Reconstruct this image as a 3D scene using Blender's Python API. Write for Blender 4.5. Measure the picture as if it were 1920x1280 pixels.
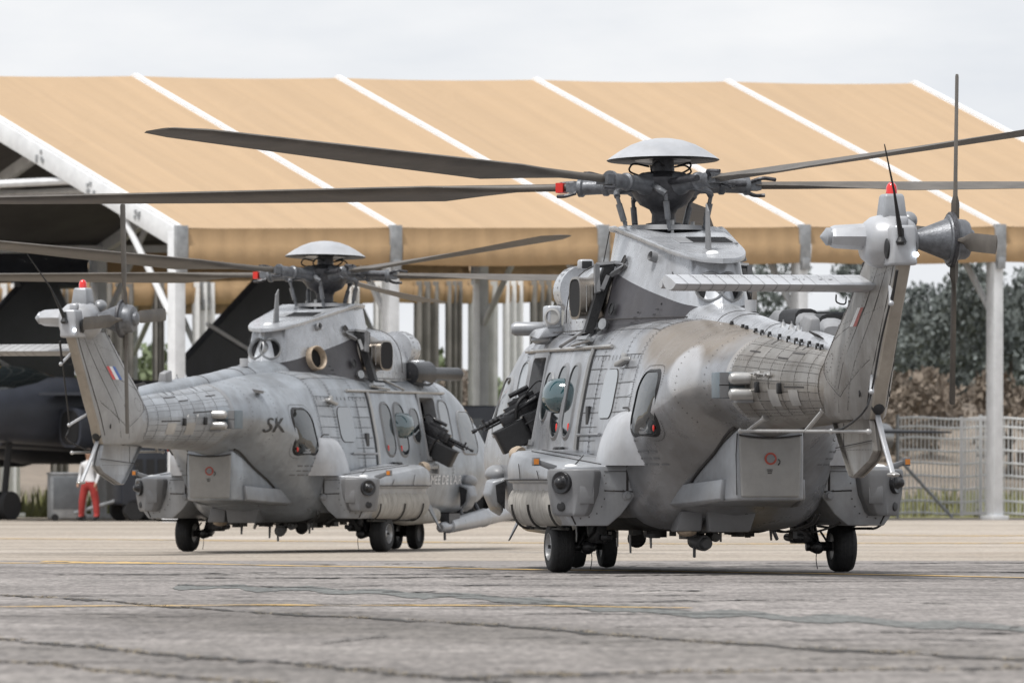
import bpy, bmesh, math, random
import numpy as np
from mathutils import Vector, Matrix, Euler
random.seed(7); rng = np.random.default_rng(7)
R = math.radians
for o in list(bpy.data.objects): bpy.data.objects.remove(o)
scn = bpy.context.scene
COL = scn.collection
# ------------------------------------------------------------------ camera
cam_d = bpy.data.cameras.new('camera'); cam = bpy.data.objects.new('camera', cam_d); COL.objects.link(cam)
cam.location = (0, 0, 0.9); cam.rotation_euler = (R(90), 0, 0)
cam_d.sensor_width = 36; cam_d.lens = 17740 / 1920 * 36
cam_d.shift_y = 269 / 1920
cam_d.clip_start = 1; cam_d.clip_end = 6000
cam_d.dof.use_dof = True; cam_d.dof.focus_distance = 96; cam_d.dof.aperture_fstop = 7.5
scn.camera = cam
# ------------------------------------------------------------------ world, sun, exposure
SUN_EL, SUN_AZ = 66, 228          # azimuth measured from +Y (away from camera) clockwise
W = bpy.data.worlds.new('World'); scn.world = W; W.use_nodes = True
nt = W.node_tree; nt.nodes.clear()
def N(t, ty, **kw):
    n = t.nodes.new(ty)
    for k, v in kw.items(): setattr(n, k, v)
    return n
sky = N(nt, 'ShaderNodeTexSky', sky_type='NISHITA', sun_disc=False)
sky.sun_elevation = R(SUN_EL); sky.sun_rotation = R(SUN_AZ); sky.dust_density = 4; sky.air_density = 1.0
bg = N(nt, 'ShaderNodeBackground'); outw = N(nt, 'ShaderNodeOutputWorld')
tcw = N(nt, 'ShaderNodeTexCoord'); mpw = N(nt, 'ShaderNodeMapping'); mpw.inputs['Scale'].default_value = (1, 1, 3.5)
nzw = N(nt, 'ShaderNodeTexNoise'); nzw.inputs['Scale'].default_value = 26; nzw.inputs['Detail'].default_value = 6; nzw.inputs['Roughness'].default_value = .55
rpw = N(nt, 'ShaderNodeValToRGB')
rpw.color_ramp.elements[0].position = .3; rpw.color_ramp.elements[0].color = (9.3, 9.7, 10.3, 1)
rpw.color_ramp.elements[1].position = .7; rpw.color_ramp.elements[1].color = (11.3, 11.4, 11.6, 1)
mxw = N(nt, 'ShaderNodeMix', data_type='RGBA'); mxw.inputs[0].default_value = .86
L = nt.links.new
L(tcw.outputs['Generated'], mpw.inputs[0]); L(mpw.outputs[0], nzw.inputs[0]); L(nzw.outputs[0], rpw.inputs[0])
L(sky.outputs[0], mxw.inputs[6]); L(rpw.outputs[0], mxw.inputs[7]); L(mxw.outputs[2], bg.inputs[0]); L(bg.outputs[0], outw.inputs[0])
bg.inputs[1].default_value = 0.069
sun_d = bpy.data.lights.new('sun', 'SUN'); sun = bpy.data.objects.new('sun', sun_d); COL.objects.link(sun)
sun_d.energy = 3.0; sun_d.angle = R(14); sun_d.color = (1, .98, .955)
_sd = Vector((math.sin(R(SUN_AZ)) * math.cos(R(SUN_EL)), math.cos(R(SUN_AZ)) * math.cos(R(SUN_EL)), math.sin(R(SUN_EL))))
sun.rotation_euler = _sd.to_track_quat('Z', 'Y').to_euler()
vs = scn.view_settings; vs.view_transform = 'Standard'; vs.look = 'None'; vs.exposure = 0.45; vs.gamma = 1
try: vs.use_curve_mapping = False
except Exception: pass
scn.render.engine = 'CYCLES'

# ------------------------------------------------------------------ materials
MATS = {}
def newmat(name):
    m = bpy.data.materials.new(name); m.use_nodes = True; MATS[name] = m
    return m, m.node_tree, m.node_tree.nodes['Principled BSDF']
def simple(name, col, rough=.5, metal=0, noise=.12, scale=8, spec=.5, bump=0, bscale=60, emit=0, coat=0, stretch=(1, 1, 1)):
    m, t, b = newmat(name); l = t.links.new
    tc = N(t, 'ShaderNodeTexCoord'); mp = N(t, 'ShaderNodeMapping'); mp.inputs['Scale'].default_value = stretch
    nz = N(t, 'ShaderNodeTexNoise'); nz.inputs['Scale'].default_value = scale; nz.inputs['Detail'].default_value = 7; nz.inputs['Roughness'].default_value = .6
    rp = N(t, 'ShaderNodeValToRGB')
    rp.color_ramp.elements[0].position = .28; rp.color_ramp.elements[1].position = .72
    rp.color_ramp.elements[0].color = tuple(c * (1 - noise) for c in col) + (1,); rp.color_ramp.elements[1].color = tuple(min(1, c * (1 + noise)) for c in col) + (1,)
    l(tc.outputs['Object'], mp.inputs[0]); l(mp.outputs[0], nz.inputs[0]); l(nz.outputs[0], rp.inputs[0]); l(rp.outputs[0], b.inputs['Base Color'])
    b.inputs['Roughness'].default_value = rough; b.inputs['Metallic'].default_value = metal; b.inputs['Specular IOR Level'].default_value = spec
    if coat: b.inputs['Coat Weight'].default_value = coat; b.inputs['Coat Roughness'].default_value = .05
    if bump:
        n2 = N(t, 'ShaderNodeTexNoise'); n2.inputs['Scale'].default_value = bscale; n2.inputs['Detail'].default_value = 5
        bp = N(t, 'ShaderNodeBump'); bp.inputs['Strength'].default_value = bump; bp.inputs['Distance'].default_value = .02
        l(mp.outputs[0], n2.inputs[0]); l(n2.outputs[0], bp.inputs['Height']); l(bp.outputs[0], b.inputs['Normal'])
    if emit:
        b.inputs['Emission Color'].default_value = tuple(col) + (1,); b.inputs['Emission Strength'].default_value = emit
    return m
def paint(name, col, dirt=(.16, .13, .10), dirt_amt=.35, rough=.38, patch=None, can=.5, streak=.5, metal=0.0, cells=None, rnd=0):
    """aged military paint: blotches, vertical grime streaks, oil-canning; patch = (centre, radii, colour, amount, softness)*"""
    m, t, b = newmat(name); l = t.links.new
    tc = N(t, 'ShaderNodeTexCoord')
    def noise(scale, detail=6, st=(1, 1, 1), rough_=.6):
        mp = N(t, 'ShaderNodeMapping'); mp.inputs['Scale'].default_value = st; l(tc.outputs['Object'], mp.inputs[0])
        n = N(t, 'ShaderNodeTexNoise'); n.inputs['Scale'].default_value = scale; n.inputs['Detail'].default_value = detail; n.inputs['Roughness'].default_value = rough_
        l(mp.outputs[0], n.inputs[0]); return n.outputs[0]
    def ramp(src, a, b_, ca=(0, 0, 0, 1), cb=(1, 1, 1, 1)):
        r = N(t, 'ShaderNodeValToRGB'); r.color_ramp.elements[0].position = a; r.color_ramp.elements[1].position = b_
        r.color_ramp.elements[0].color = ca; r.color_ramp.elements[1].color = cb; l(src, r.inputs[0]); return r.outputs[0]
    def mix(fac, a, b_):
        x = N(t, 'ShaderNodeMix', data_type='RGBA')
        (l(fac, x.inputs[0]) if hasattr(fac, 'links') else setattr(x.inputs[0], 'default_value', fac))
        for i, v in ((6, a), (7, b_)):
            if hasattr(v, 'links'): l(v, x.inputs[i])
            else: x.inputs[i].default_value = tuple(v) + (1,)
        return x.outputs[2]
    def mul(a, v):
        x = N(t, 'ShaderNodeMath', operation='MULTIPLY'); l(a, x.inputs[0])
        (l(v, x.inputs[1]) if hasattr(v, 'links') else setattr(x.inputs[1], 'default_value', v)); return x.outputs[0]
    lo = tuple(c * .74 for c in col); hi = tuple(min(1, c * 1.16) for c in col)
    c = ramp(noise(1.6, 8), .3, .7, lo + (1,), hi + (1,))
    if rnd:
        oi = N(t, 'ShaderNodeObjectInfo')
        c = mix(mul(ramp(oi.outputs['Random'], .3, 1), rnd), c, tuple(x * .55 for x in col)); c = mix(mul(ramp(oi.outputs['Random'], 0, .3, (1, 1, 1, 1), (0, 0, 0, 1)), rnd), c, tuple(min(1, x * 1.5) for x in col))
    if cells:
        sx = N(t, 'ShaderNodeVectorMath', operation='MULTIPLY'); l(tc.outputs['Object'], sx.inputs[0]); sx.inputs[1].default_value = cells
        fl_ = N(t, 'ShaderNodeVectorMath', operation='FLOOR'); l(sx.outputs[0], fl_.inputs[0]); wn = N(t, 'ShaderNodeTexWhiteNoise', noise_dimensions='3D'); l(fl_.outputs[0], wn.inputs['Vector'])
        c = mix(mul(ramp(wn.outputs['Value'], .35, 1), .3), c, tuple(x * .70 for x in col)); c = mix(mul(ramp(wn.outputs['Value'], 0, .3, (1, 1, 1, 1), (0, 0, 0, 1)), .35), c, tuple(min(1, x * 1.28) for x in col))
    c = mix(mul(ramp(noise(14, 6), .45, .75), .22), c, tuple(x * .72 for x in col))
    st = ramp(noise(7, 7, (1, 1, .10)), .44, .64)
    c = mix(mul(st, streak * dirt_amt), c, dirt)
    c = mix(mul(ramp(noise(2.3, 8, (1, 1, .6), .7), .46, .68), dirt_amt * .9), c, dirt)
    for pc, pr, pcol, amt, soft in (patch or []):
        mp = N(t, 'ShaderNodeMapping', vector_type='TEXTURE'); mp.inputs['Location'].default_value = pc; mp.inputs['Scale'].default_value = pr
        l(tc.outputs['Object'], mp.inputs[0])
        le = N(t, 'ShaderNodeVectorMath', operation='LENGTH'); l(mp.outputs[0], le.inputs[0])
        ad = N(t, 'ShaderNodeMath', operation='MULTIPLY_ADD'); l(noise(3.2, 6), ad.inputs[0]); ad.inputs[1].default_value = .55; l(le.outputs['Value'], ad.inputs[2])
        f = ramp(mul(ad.outputs[0], .5), .635 - soft / 2, .635 + soft / 2, (1, 1, 1, 1), (0, 0, 0, 1))
        c = mix(mul(f, amt), c, pcol)
    l(c, b.inputs['Base Color'])
    rr = N(t, 'ShaderNodeMapRange'); l(noise(4, 5), rr.inputs[0]); rr.inputs[3].default_value = max(.12, rough - .16); rr.inputs[4].default_value = rough + .18
    l(rr.outputs[0], b.inputs['Roughness']); b.inputs['Metallic'].default_value = metal
    bp = N(t, 'ShaderNodeBump'); bp.inputs['Strength'].default_value = can; bp.inputs['Distance'].default_value = .02
    l(noise(2.6, 2), bp.inputs['Height'])
    b2 = N(t, 'ShaderNodeBump'); b2.inputs['Strength'].default_value = .12; b2.inputs['Distance'].default_value = .004
    l(noise(90, 3), b2.inputs['Height']); l(bp.outputs[0], b2.inputs['Normal']); l(b2.outputs[0], b.inputs['Normal'])
    return m
GREY = (.375, .388, .412)
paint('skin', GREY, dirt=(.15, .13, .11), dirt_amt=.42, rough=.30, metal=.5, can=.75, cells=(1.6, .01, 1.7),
      patch=[((-2.7, .45, 1.15), (1.5, 1.0, .55), (.17, .16, .15), .6, .35), ((-2.4, .7, 2.42), (1.3, 1.2, .36), (.245, .2, .152), .85, .22), ((-2.85, .72, 2.03), (.34, .5, .26), (.56, .56, .57), .85, .12), ((-3.0, .6, 1.6), (.5, .5, .5), (.24, .23, .215), .5, .3)])  # first patch: shade painted on the lower rear cone, with some grime
paint('panel', (.40, .412, .435), dirt=(.12, .105, .09), dirt_amt=.5, rough=.3, metal=.55, can=.6, rnd=.35)
paint('boom_panel', (.275, .26, .24), dirt=(.1, .08, .06), dirt_amt=.6, rough=.34, metal=.5, can=.6, rnd=.4)
paint('panel_clean', (.36, .38, .405), dirt=(.17, .16, .15), dirt_amt=.35, rough=.38, metal=.35, can=.6, rnd=.25)
paint('skin_clean', (.335, .36, .39), dirt=(.15, .145, .14), dirt_amt=.42, rough=.33, metal=.42, can=.7, cells=(1.6, .01, 1.7))
paint('boom', (.265, .252, .232), dirt=(.11, .085, .065), dirt_amt=.6, rough=.36, metal=.45, cells=(2.6, .01, 9), patch=[((-3.75, .5, 1.85), (.35, .4, .5), (.5, .5, .5), .6, .2), ((-4.9, .4, 2.35), (1.6, .5, .28), (.25, .215, .18), .5, .2)])
paint('boom_clean', (.32, .328, .34), dirt=(.17, .15, .13), dirt_amt=.35, rough=.38, metal=.35, cells=(2.6, .01, 9))
paint('fin', (.27, .262, .25), dirt=(.1, .08, .065), dirt_amt=.6, rough=.42, metal=.3)
paint('fin_clean', (.31, .31, .31), dirt=(.15, .14, .13), dirt_amt=.3, rough=.45)
paint('fin_edge', (.33, .295, .25), dirt=(.12, .09, .07), dirt_amt=.35, rough=.5)
paint('cowl', (.46, .475, .50), dirt=(.26, .25, .24), dirt_amt=.28, rough=.26, can=1.0, metal=.4)
paint('soot', (.05, .048, .054), dirt=(.06, .055, .055), dirt_amt=.4, rough=.45)
paint('pale', (.43, .44, .46), dirt=(.26, .24, .21), dirt_amt=.22, rough=.33, can=.25, metal=.25)
paint('sponson', (.325, .338, .358), dirt=(.15, .14, .125), dirt_amt=.38, rough=.35, can=.3, metal=.25)
paint('pod', (.165, .168, .175), dirt=(.12, .11, .1), dirt_amt=.25, rough=.45, can=.1)
paint('hatch', (.29, .285, .275), dirt=(.2, .18, .16), dirt_amt=.15, rough=.5, can=.15)
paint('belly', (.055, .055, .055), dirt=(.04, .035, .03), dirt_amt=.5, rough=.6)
paint('steel', (.30, .275, .245), dirt=(.1, .075, .055), dirt_amt=.5, rough=.3, metal=.95)
paint('bare', (.42, .415, .405), dirt=(.2, .18, .15), dirt_amt=.3, rough=.35, metal=.5)
paint('grey_mid', (.24, .245, .255), dirt=(.12, .11, .1), dirt_amt=.3, rough=.45)
paint('dispenser', (.13, .165, .19), dirt=(.1, .09, .08), dirt_amt=.25, rough=.5)
simple('line', (.03, .027, .026), .7, noise=.4, scale=20)
simple('rivet', (.07, .065, .06), .6, noise=.4, scale=20)
simple('black', (.012, .012, .013), .5, noise=.3, scale=15, bump=.2)
simple('black_sheen', (.018, .018, .02), .28, noise=.4, scale=25, bump=.25, bscale=40)
simple('void', (.004, .004, .005), .9)
simple('rubber', (.016, .016, .017), .75, noise=.35, scale=30, bump=.3, bscale=50)
simple('quilt', (.02, .02, .024), .8, noise=.3, scale=12, bump=.8, bscale=14)
simple('rim', (.42, .42, .42), .4, .6, noise=.3)
simple('hubdark', (.05, .05, .055), .42, .3, noise=.5, scale=18, bump=.3)
simple('hubgrey', (.125, .13, .14), .4, .3, noise=.35, scale=14, bump=.2)
simple('blade', (.085, .074, .062), .55, noise=.35, scale=3, bump=.1)
simple('red', (.55, .02, .012), .35, noise=.15)
simple('redpaint', (.35, .06, .04), .5, noise=.25)
simple('lens_red', (.65, .012, .008), .12, noise=.1, coat=1)
simple('white', (.72, .72, .72), .45, noise=.08)
simple('bluepaint', (.05, .12, .38), .5)
simple('amber', (.5, .17, .02), .2)
simple('tanring', (.34, .27, .2), .55, noise=.3, scale=12)
simple('canvas', (.315, .298, .27), .8, noise=.3, scale=7, bump=.8, bscale=9, stretch=(3.2, 1, .7))
simple('strobe', (.86, .93, 1.0), .3, emit=9)
simple('strap', (.03, .028, .025), .8)
simple('yellowpaint', (.62, .38, .05), .6, noise=.3)
simple('dull_metal', (.33, .335, .34), .35, .7, noise=.3, scale=10)
m, t, b = newmat('glass'); b.inputs['Base Color'].default_value = (.012, .016, .018, 1); b.inputs['Roughness'].default_value = .04; b.inputs['Specular IOR Level'].default_value = 1.0; b.inputs['IOR'].default_value = 1.48
m, t, b = newmat('glass_teal'); b.inputs['Base Color'].default_value = (.012, .05, .06, 1); b.inputs['Roughness'].default_value = .05; b.inputs['Specular IOR Level'].default_value = 1.0; b.inputs['IOR'].default_value = 1.7
m, t, b = newmat('glass_milk'); b.inputs['Base Color'].default_value = (.24, .26, .28, 1); b.inputs['Roughness'].default_value = .12; b.inputs['Specular IOR Level'].default_value = .8

# ------------------------------------------------------------------ mesh builder
class MB:
    def __init__(s): s.v = []; s.f = []; s.m = []; s.mi = 0
    def mat(s, i): s.mi = i; return s
    def add(s, vs, fs):
        n = len(s.v); s.v += [tuple(p) for p in vs]
        for f in fs: s.f.append(tuple(i + n for i in f)); s.m.append(s.mi)
        return s
    def box(s, c, d, rot=None):
        x, y, z = (k / 2 for k in d); M = Euler(rot).to_matrix() if rot else Matrix.Identity(3)
        ps = [Vector(c) + M @ Vector((a * x, b * y, e * z)) for a in (-1, 1) for b in (-1, 1) for e in (-1, 1)]
        return s.add(ps, [(0, 1, 3, 2), (4, 6, 7, 5), (0, 4, 5, 1), (2, 3, 7, 6), (0, 2, 6, 4), (1, 5, 7, 3)])
    def rings(s, rings, cap0=True, cap1=True, closed=True):
        n = len(rings[0]); vs = [p for r in rings for p in r]; fs = []
        for i in range(len(rings) - 1):
            for j in range(n if closed else n - 1):
                k = (j + 1) % n
                fs.append((i * n + j, i * n + k, (i + 1) * n + k, (i + 1) * n + j))
        if cap0: fs.append(tuple(range(n - 1, -1, -1)))
        if cap1: fs.append(tuple((len(rings) - 1) * n + j for j in range(n)))
        return s.add(vs, fs)
    def cyl(s, p0, p1, r0, r1=None, n=14, cap=True):
        r1 = r0 if r1 is None else r1
        p0, p1 = Vector(p0), Vector(p1); d = (p1 - p0).normalized(); q = d.to_track_quat('Z', 'Y').to_matrix()
        rg = [[p + q @ Vector((r * math.cos(2 * math.pi * i / n), r * math.sin(2 * math.pi * i / n), 0)) for i in range(n)] for p, r in ((p0, r0), (p1, r1))]
        return s.rings(rg, cap, cap)
    def lathe(s, o, d, prof, n=24, cap=(True, True)):
        o, d = Vector(o), Vector(d).normalized(); q = d.to_track_quat('Z', 'Y').to_matrix()
        rg = [[o + q @ Vector((r * math.cos(2 * math.pi * i / n), r * math.sin(2 * math.pi * i / n), h)) for i in range(n)] for h, r in prof]
        return s.rings(rg, *cap)
    def tube(s, pts, r, n=8, cap=True):
        pts = [Vector(p) for p in pts]; rg = []
        rs = r if isinstance(r, (list, tuple)) else [r] * len(pts)
        for i, p in enumerate(pts):
            d = (pts[min(i + 1, len(pts) - 1)] - pts[max(i - 1, 0)]).normalized(); q = d.to_track_quat('Z', 'Y').to_matrix()
            rg.append([p + q @ Vector((rs[i] * math.cos(2 * math.pi * k / n), rs[i] * math.sin(2 * math.pi * k / n), 0)) for k in range(n)])
        return s.rings(rg, cap, cap)
    def sphere(s, c, r, n=16, m=10, half=None):
        r = (r, r, r) if not hasattr(r, '__len__') else r
        rg = []
        for i in range(m + 1):
            a = -math.pi / 2 + math.pi * i / m
            rg.append([(c[0] + r[0] * math.cos(a) * math.cos(2 * math.pi * j / n), c[1] + r[1] * math.cos(a) * math.sin(2 * math.pi * j / n), c[2] + r[2] * math.sin(a)) for j in range(n)])
        return s.rings(rg, False, False)
    def prism(s, poly, a, b_, axis='z'):
        """poly in the two other axes, extruded along axis from a to b_"""
        def mk(u, v, w): return {'z': (u, v, w), 'y': (u, w, v), 'x': (w, u, v)}[axis]
        n = len(poly)
        return s.rings([[mk(u, v, a) for u, v in poly], [mk(u, v, b_) for u, v in poly]])
    def mirror(s):
        o = MB(); o.v = [(x, -y, z) for x, y, z in s.v]; o.f = [tuple(reversed(f)) for f in s.f]; o.m = list(s.m); return o
CACHE = {}
def mesh_of(mb, name, mats, smooth=40, bevel=0, bseg=2, sub=0):
    me = bpy.data.meshes.new(name); me.from_pydata(mb.v, [], mb.f)
    for i, k in enumerate(mb.m):
        if k: me.polygons[i].material_index = k
    for mn in ([mats] if isinstance(mats, str) else mats): me.materials.append(MATS[mn])
    bm = bmesh.new(); bm.from_mesh(me)
    bmesh.ops.remove_doubles(bm, verts=bm.verts, dist=1e-5)
    bmesh.ops.recalc_face_normals(bm, faces=bm.faces)
    if bevel:
        es = [e for e in bm.edges if len(e.link_faces) == 2 and e.calc_face_angle(0) > R(28)]
        bmesh.ops.bevel(bm, geom=es, offset=bevel, segments=bseg, profile=.5, affect='EDGES', clamp_overlap=True)
    bm.to_mesh(me); bm.free()
    if smooth:
        me.polygons.foreach_set('use_smooth', [True] * len(me.polygons)); me.set_sharp_from_angle(angle=R(smooth))
    me.update(); return me
def part(name, mb, mats, parent=None, smooth=40, bevel=0, bseg=2, **props):
    me = mesh_of(mb, name, mats, smooth, bevel, bseg)
    return obj(name, me, parent, **props)
def obj(name, me, parent=None, **props):
    o = bpy.data.objects.new(name, me); COL.objects.link(o)
    if parent is not None: o.parent = parent
    for k, v in props.items(): o[k] = v
    return o
def empty(name, loc, rz=0, **props):
    o = bpy.data.objects.new(name, None); COL.objects.link(o); o.location = loc; o.rotation_euler = (0, 0, rz); o.empty_display_size = .3
    for k, v in props.items(): o[k] = v
    return o
def tag(o, label, cat, group=None):
    o['label'] = label; o['category'] = cat
    if group: o['group'] = group
    return o
#@@SCENE@@
# ================================================================== SETTING
def gz(d):   # the apron dips a hand's breadth beyond the taxi line
    def ss(a, b, x):
        t = min(1, max(0, (x - a) / (b - a))); return t * t * (3 - 2 * t)
    return -.065 * ss(104, 124, d) * (1 - ss(165, 215, d))
def sheet(name, x0, x1, ds, dz, mat, nx=2, **props):
    mb = MB(); xs = np.linspace(x0, x1, nx)
    vs = [(x, d, gz(d) + dz) for d in ds for x in xs]; fs = []
    for i in range(len(ds) - 1):
        for j in range(nx - 1): fs.append((i * nx + j, i * nx + j + 1, (i + 1) * nx + j + 1, (i + 1) * nx + j))
    mb.add(vs, fs); return part(name, mb, mat, smooth=0, **props)
def groundmat(name, stops, scale, streak_col, streak_amt, spots, rough=.85, st=(1, 1, 1), fine=.35, grain=0, blobs=()):
    m, t, b = newmat(name); l = t.links.new
    tc = N(t, 'ShaderNodeTexCoord')
    def noise(sc, det=8, s=(1, 1, 1), ro=.6):
        mp = N(t, 'ShaderNodeMapping'); mp.inputs['Scale'].default_value = s; l(tc.outputs['Object'], mp.inputs[0])
        n = N(t, 'ShaderNodeTexNoise'); n.inputs['Scale'].default_value = sc; n.inputs['Detail'].default_value = det; n.inputs['Roughness'].default_value = ro
        l(mp.outputs[0], n.inputs[0]); return n.outputs[0]
    def ramp(src, els):
        r = N(t, 'ShaderNodeValToRGB'); e = r.color_ramp.elements
        e[0].position, e[0].color = els[0][0], els[0][1] + (1,); e[1].position, e[1].color = els[-1][0], els[-1][1] + (1,)
        for p, c in els[1:-1]: x = e.new(p); x.color = c + (1,)
        l(src, r.inputs[0]); return r.outputs[0]
    def mixc(fac, a, c, mode='MIX'):
        x = N(t, 'ShaderNodeMix', data_type='RGBA', blend_type=mode)
        (l(fac, x.inputs[0]) if hasattr(fac, 'links') else setattr(x.inputs[0], 'default_value', fac))
        l(a, x.inputs[6]); (l(c, x.inputs[7]) if hasattr(c, 'links') else setattr(x.inputs[7], 'default_value', tuple(c) + (1,))); return x.outputs[2]
    def mul(a, v):
        x = N(t, 'ShaderNodeMath', operation='MULTIPLY'); l(a, x.inputs[0]); x.inputs[1].default_value = v; return x.outputs[0]
    c = ramp(noise(scale, 9, st), stops)
    c = mixc(mul(ramp(noise(scale * 3, 8, (.5, .12, 1)), [(.5, (0, 0, 0)), (.66, (1, 1, 1))]), streak_amt), c, streak_col)
    c = mixc(fine, c, ramp(noise(34, 4, (1, .5, 1), .75), [(.3, (.25, .25, .25)), (.7, (.8, .8, .8))]), 'OVERLAY')
    for bc, br, brot, bcol, bam in blobs:
        mp = N(t, 'ShaderNodeMapping', vector_type='TEXTURE'); mp.inputs['Location'].default_value = bc + (0,); mp.inputs['Scale'].default_value = br + (1,); mp.inputs['Rotation'].default_value = (0, 0, brot)
        l(tc.outputs['Object'], mp.inputs[0]); sp_ = N(t, 'ShaderNodeVectorMath', operation='MULTIPLY'); l(mp.outputs[0], sp_.inputs[0]); sp_.inputs[1].default_value = (1, 1, 0)
        le = N(t, 'ShaderNodeVectorMath', operation='LENGTH'); l(sp_.outputs[0], le.inputs[0])
        ad = N(t, 'ShaderNodeMath', operation='MULTIPLY_ADD'); l(noise(1, 8, (1.6, .35, 1), .75), ad.inputs[0]); ad.inputs[1].default_value = 1.1; l(le.outputs['Value'], ad.inputs[2])
        c = mixc(mul(ramp(ad.outputs[0], [(1.15, (1, 1, 1)), (1.65, (0, 0, 0))]) if False else ramp(mul(ad.outputs[0], .5), [(.55, (1, 1, 1)), (.82, (0, 0, 0))]), bam), c, bcol)
    if grain:
        c = mixc(grain, c, ramp(noise(1, 5, (16, 1.5, 1), .7), [(.3, (.2, .2, .2)), (.7, (.82, .82, .82))]), 'OVERLAY')
        c = mixc(grain * .8, c, ramp(noise(1, 6, (2.2, .9, 1), .7), [(.3, (.25, .25, .25)), (.72, (.78, .78, .78))]), 'OVERLAY')
        c = mixc(mul(ramp(noise(1, 6, (.9, 1.7, 1), .65), [(.60, (0, 0, 0)), (.68, (1, 1, 1))]), .55), c, streak_col)
        c = mixc(mul(ramp(noise(1, 4, (7, 1.0, 1), .6), [(.66, (0, 0, 0)), (.74, (1, 1, 1))]), .4), c, (.42, .37, .32))
    if spots: c = mixc(mul(ramp(noise(2.2, 6, (1, .5, 1)), [(.6, (0, 0, 0)), (.66, (1, 1, 1))]), spots), c, (.03, .028, .027))
    l(c, b.inputs['Base Color']); b.inputs['Roughness'].default_value = rough; b.inputs['Specular IOR Level'].default_value = .25
    bp = N(t, 'ShaderNodeBump'); bp.inputs['Strength'].default_value = .5; bp.inputs['Distance'].default_value = .01; l(noise(28, 5), bp.inputs['Height']); l(bp.outputs[0], b.inputs['Normal'])
    return m
groundmat('asphalt', [(.3, (.138, .126, .118)), (.5, (.19, .174, .164)), (.7, (.24, .222, .208))], .3, (.11, .102, .095), .45, .3, fine=.5, grain=.75, blobs=[((-1.35, 62.5), (1.9, 6.5), .22, (.10, .09, .082), .75), ((-.1, 57.5), (1.5, 5), .3, (.11, .1, .09), .6), ((-2.0, 71), (1.0, 6), .1, (.11, .1, .092), .55), ((-.9, 45.5), (.9, 2.2), .3, (.1, .092, .085), .7), ((-2.2, 51), (.7, 2.6), .2, (.11, .1, .092), .6), ((2.0, 50), (1.6, 5), .2, (.15, .137, .125), .6), ((.0, 47), (7, 13), .0, (.15, .137, .125), .42)])
groundmat('concrete', [(.3, (.225, .193, .158)), (.5, (.30, .262, .219)), (.7, (.375, .333, .29))], .09, (.26, .215, .17), .6, .12, st=(.5, 1, 1), grain=.4)
groundmat('patch_rough', [(.3, (.13, .12, .112)), (.7, (.215, .2, .187))], .9, (.06, .056, .052), .7, .5, grain=1.0)
groundmat('patch_green', [(.3, (.10, .104, .10)), (.7, (.145, .147, .14))], .8, (.1, .1, .095), .5, .2, grain=.6)
groundmat('patch_asphalt', [(.3, (.085, .08, .075)), (.7, (.14, .132, .124))], .8, (.05, .048, .045), .5, .5)
groundmat('tar', [(.3, (.035, .033, .031)), (.7, (.085, .08, .075))], 1.5, (.02, .02, .02), .4, 0)
groundmat('oldyellow', [(.3, (.44, .29, .11)), (.55, (.5, .33, .12)), (.68, (.28, .245, .2))], 1.2, (.26, .23, .19), .9, .2, fine=.1)
groundmat('field', [(.3, (.10, .11, .04)), (.5, (.17, .165, .07)), (.7, (.25, .215, .12))], .12, (.10, .08, .05), .5, 0)
sheet('ground', -1500, 1500, [-40, 60, 104, 108, 112, 116, 120.6, 124, 140, 165, 180, 195, 205, 215, 262, 300, 600, 1500, 4500], -.02, 'field', kind='structure')
apron = sheet('apron', -140, 140, [-30, 60, 104, 108, 112, 116, 120.6], -.004, 'asphalt', kind='structure')
taxiway = sheet('concrete_taxiway', -160, 160, [120.6, 124, 140, 165, 180, 195, 205, 215, 262], -.003, 'concrete', kind='structure')
# slab joints of the taxiway
for k, d in enumerate([121.2, 127, 133.5, 141, 149, 158, 168, 180, 194, 210, 228]):
    mb = MB(); w = .05 + .03 * random.random()
    pts = [(x, d + .25 * math.sin(x * .11 + k)) for x in np.linspace(-60, 60, 25)]
    vs = [(x, y + s * w, gz(y) + .001) for x, y in pts for s in (-1, 1)]
    mb.add(vs, [(2 * i, 2 * i + 2, 2 * i + 3, 2 * i + 1) for i in range(24)]); part('slab_joint', mb, 'tar', taxiway, smooth=0)
def G(px, py):
    d = .9 * 17740 / (py - 909); return (px - 960) / 17740 * d, d
def band(name, pix, wd, mat, parent, dz, rough_edge=.35, n=140, seed=0):
    """irregular flat strip; pix: centre line as seen, wd: width in metres along depth"""
    r = random.Random(seed); P = [G(*p) for p in pix]
    xs = np.linspace(P[0][0], P[-1][0], n); ys = np.interp(xs, [p[0] for p in P], [p[1] for p in P])
    mb = MB(); vs = []; a = b = 0
    for i, (x, y) in enumerate(zip(xs, ys)):
        a = .75 * a + r.gauss(0, rough_edge); b = .75 * b + r.gauss(0, rough_edge); c = .25 * math.sin(i * .23 + seed) * wd
        w = wd * (.5 if 0 < i < n - 1 else .05)
        vs += [(x, y + c - w * max(.12, 1 + a), gz(y) + dz), (x, y + c + w * max(.12, 1 + b), gz(y) + dz)]
    mb.add(vs, [(2 * i, 2 * i + 2, 2 * i + 3, 2 * i + 1) for i in range(n - 1)])
    return part(name, mb, mat, parent, smooth=0)
S1 = [(-60, 1112), (190, 1125), (270, 1133), (500, 1148), (960, 1173), (1240, 1196), (1500, 1214), (2000, 1240)]
S2 = [(830, 1271), (960, 1266), (1300, 1258), (2000, 1251)]
S3 = [(-60, 1193), (150, 1210), (340, 1230), (560, 1243), (700, 1258), (960, 1280)]
S4 = [(-60, 1239), (90, 1242), (180, 1255), (300, 1265), (520, 1282)]
S5 = [(330, 1098), (520, 1102), (900, 1118), (1100, 1136), (1300, 1148), (1560, 1160), (2000, 1182)]
band('tar_repair', S5, 3.4, 'patch_green', apron, .0005, .12, 260, 3)
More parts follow.
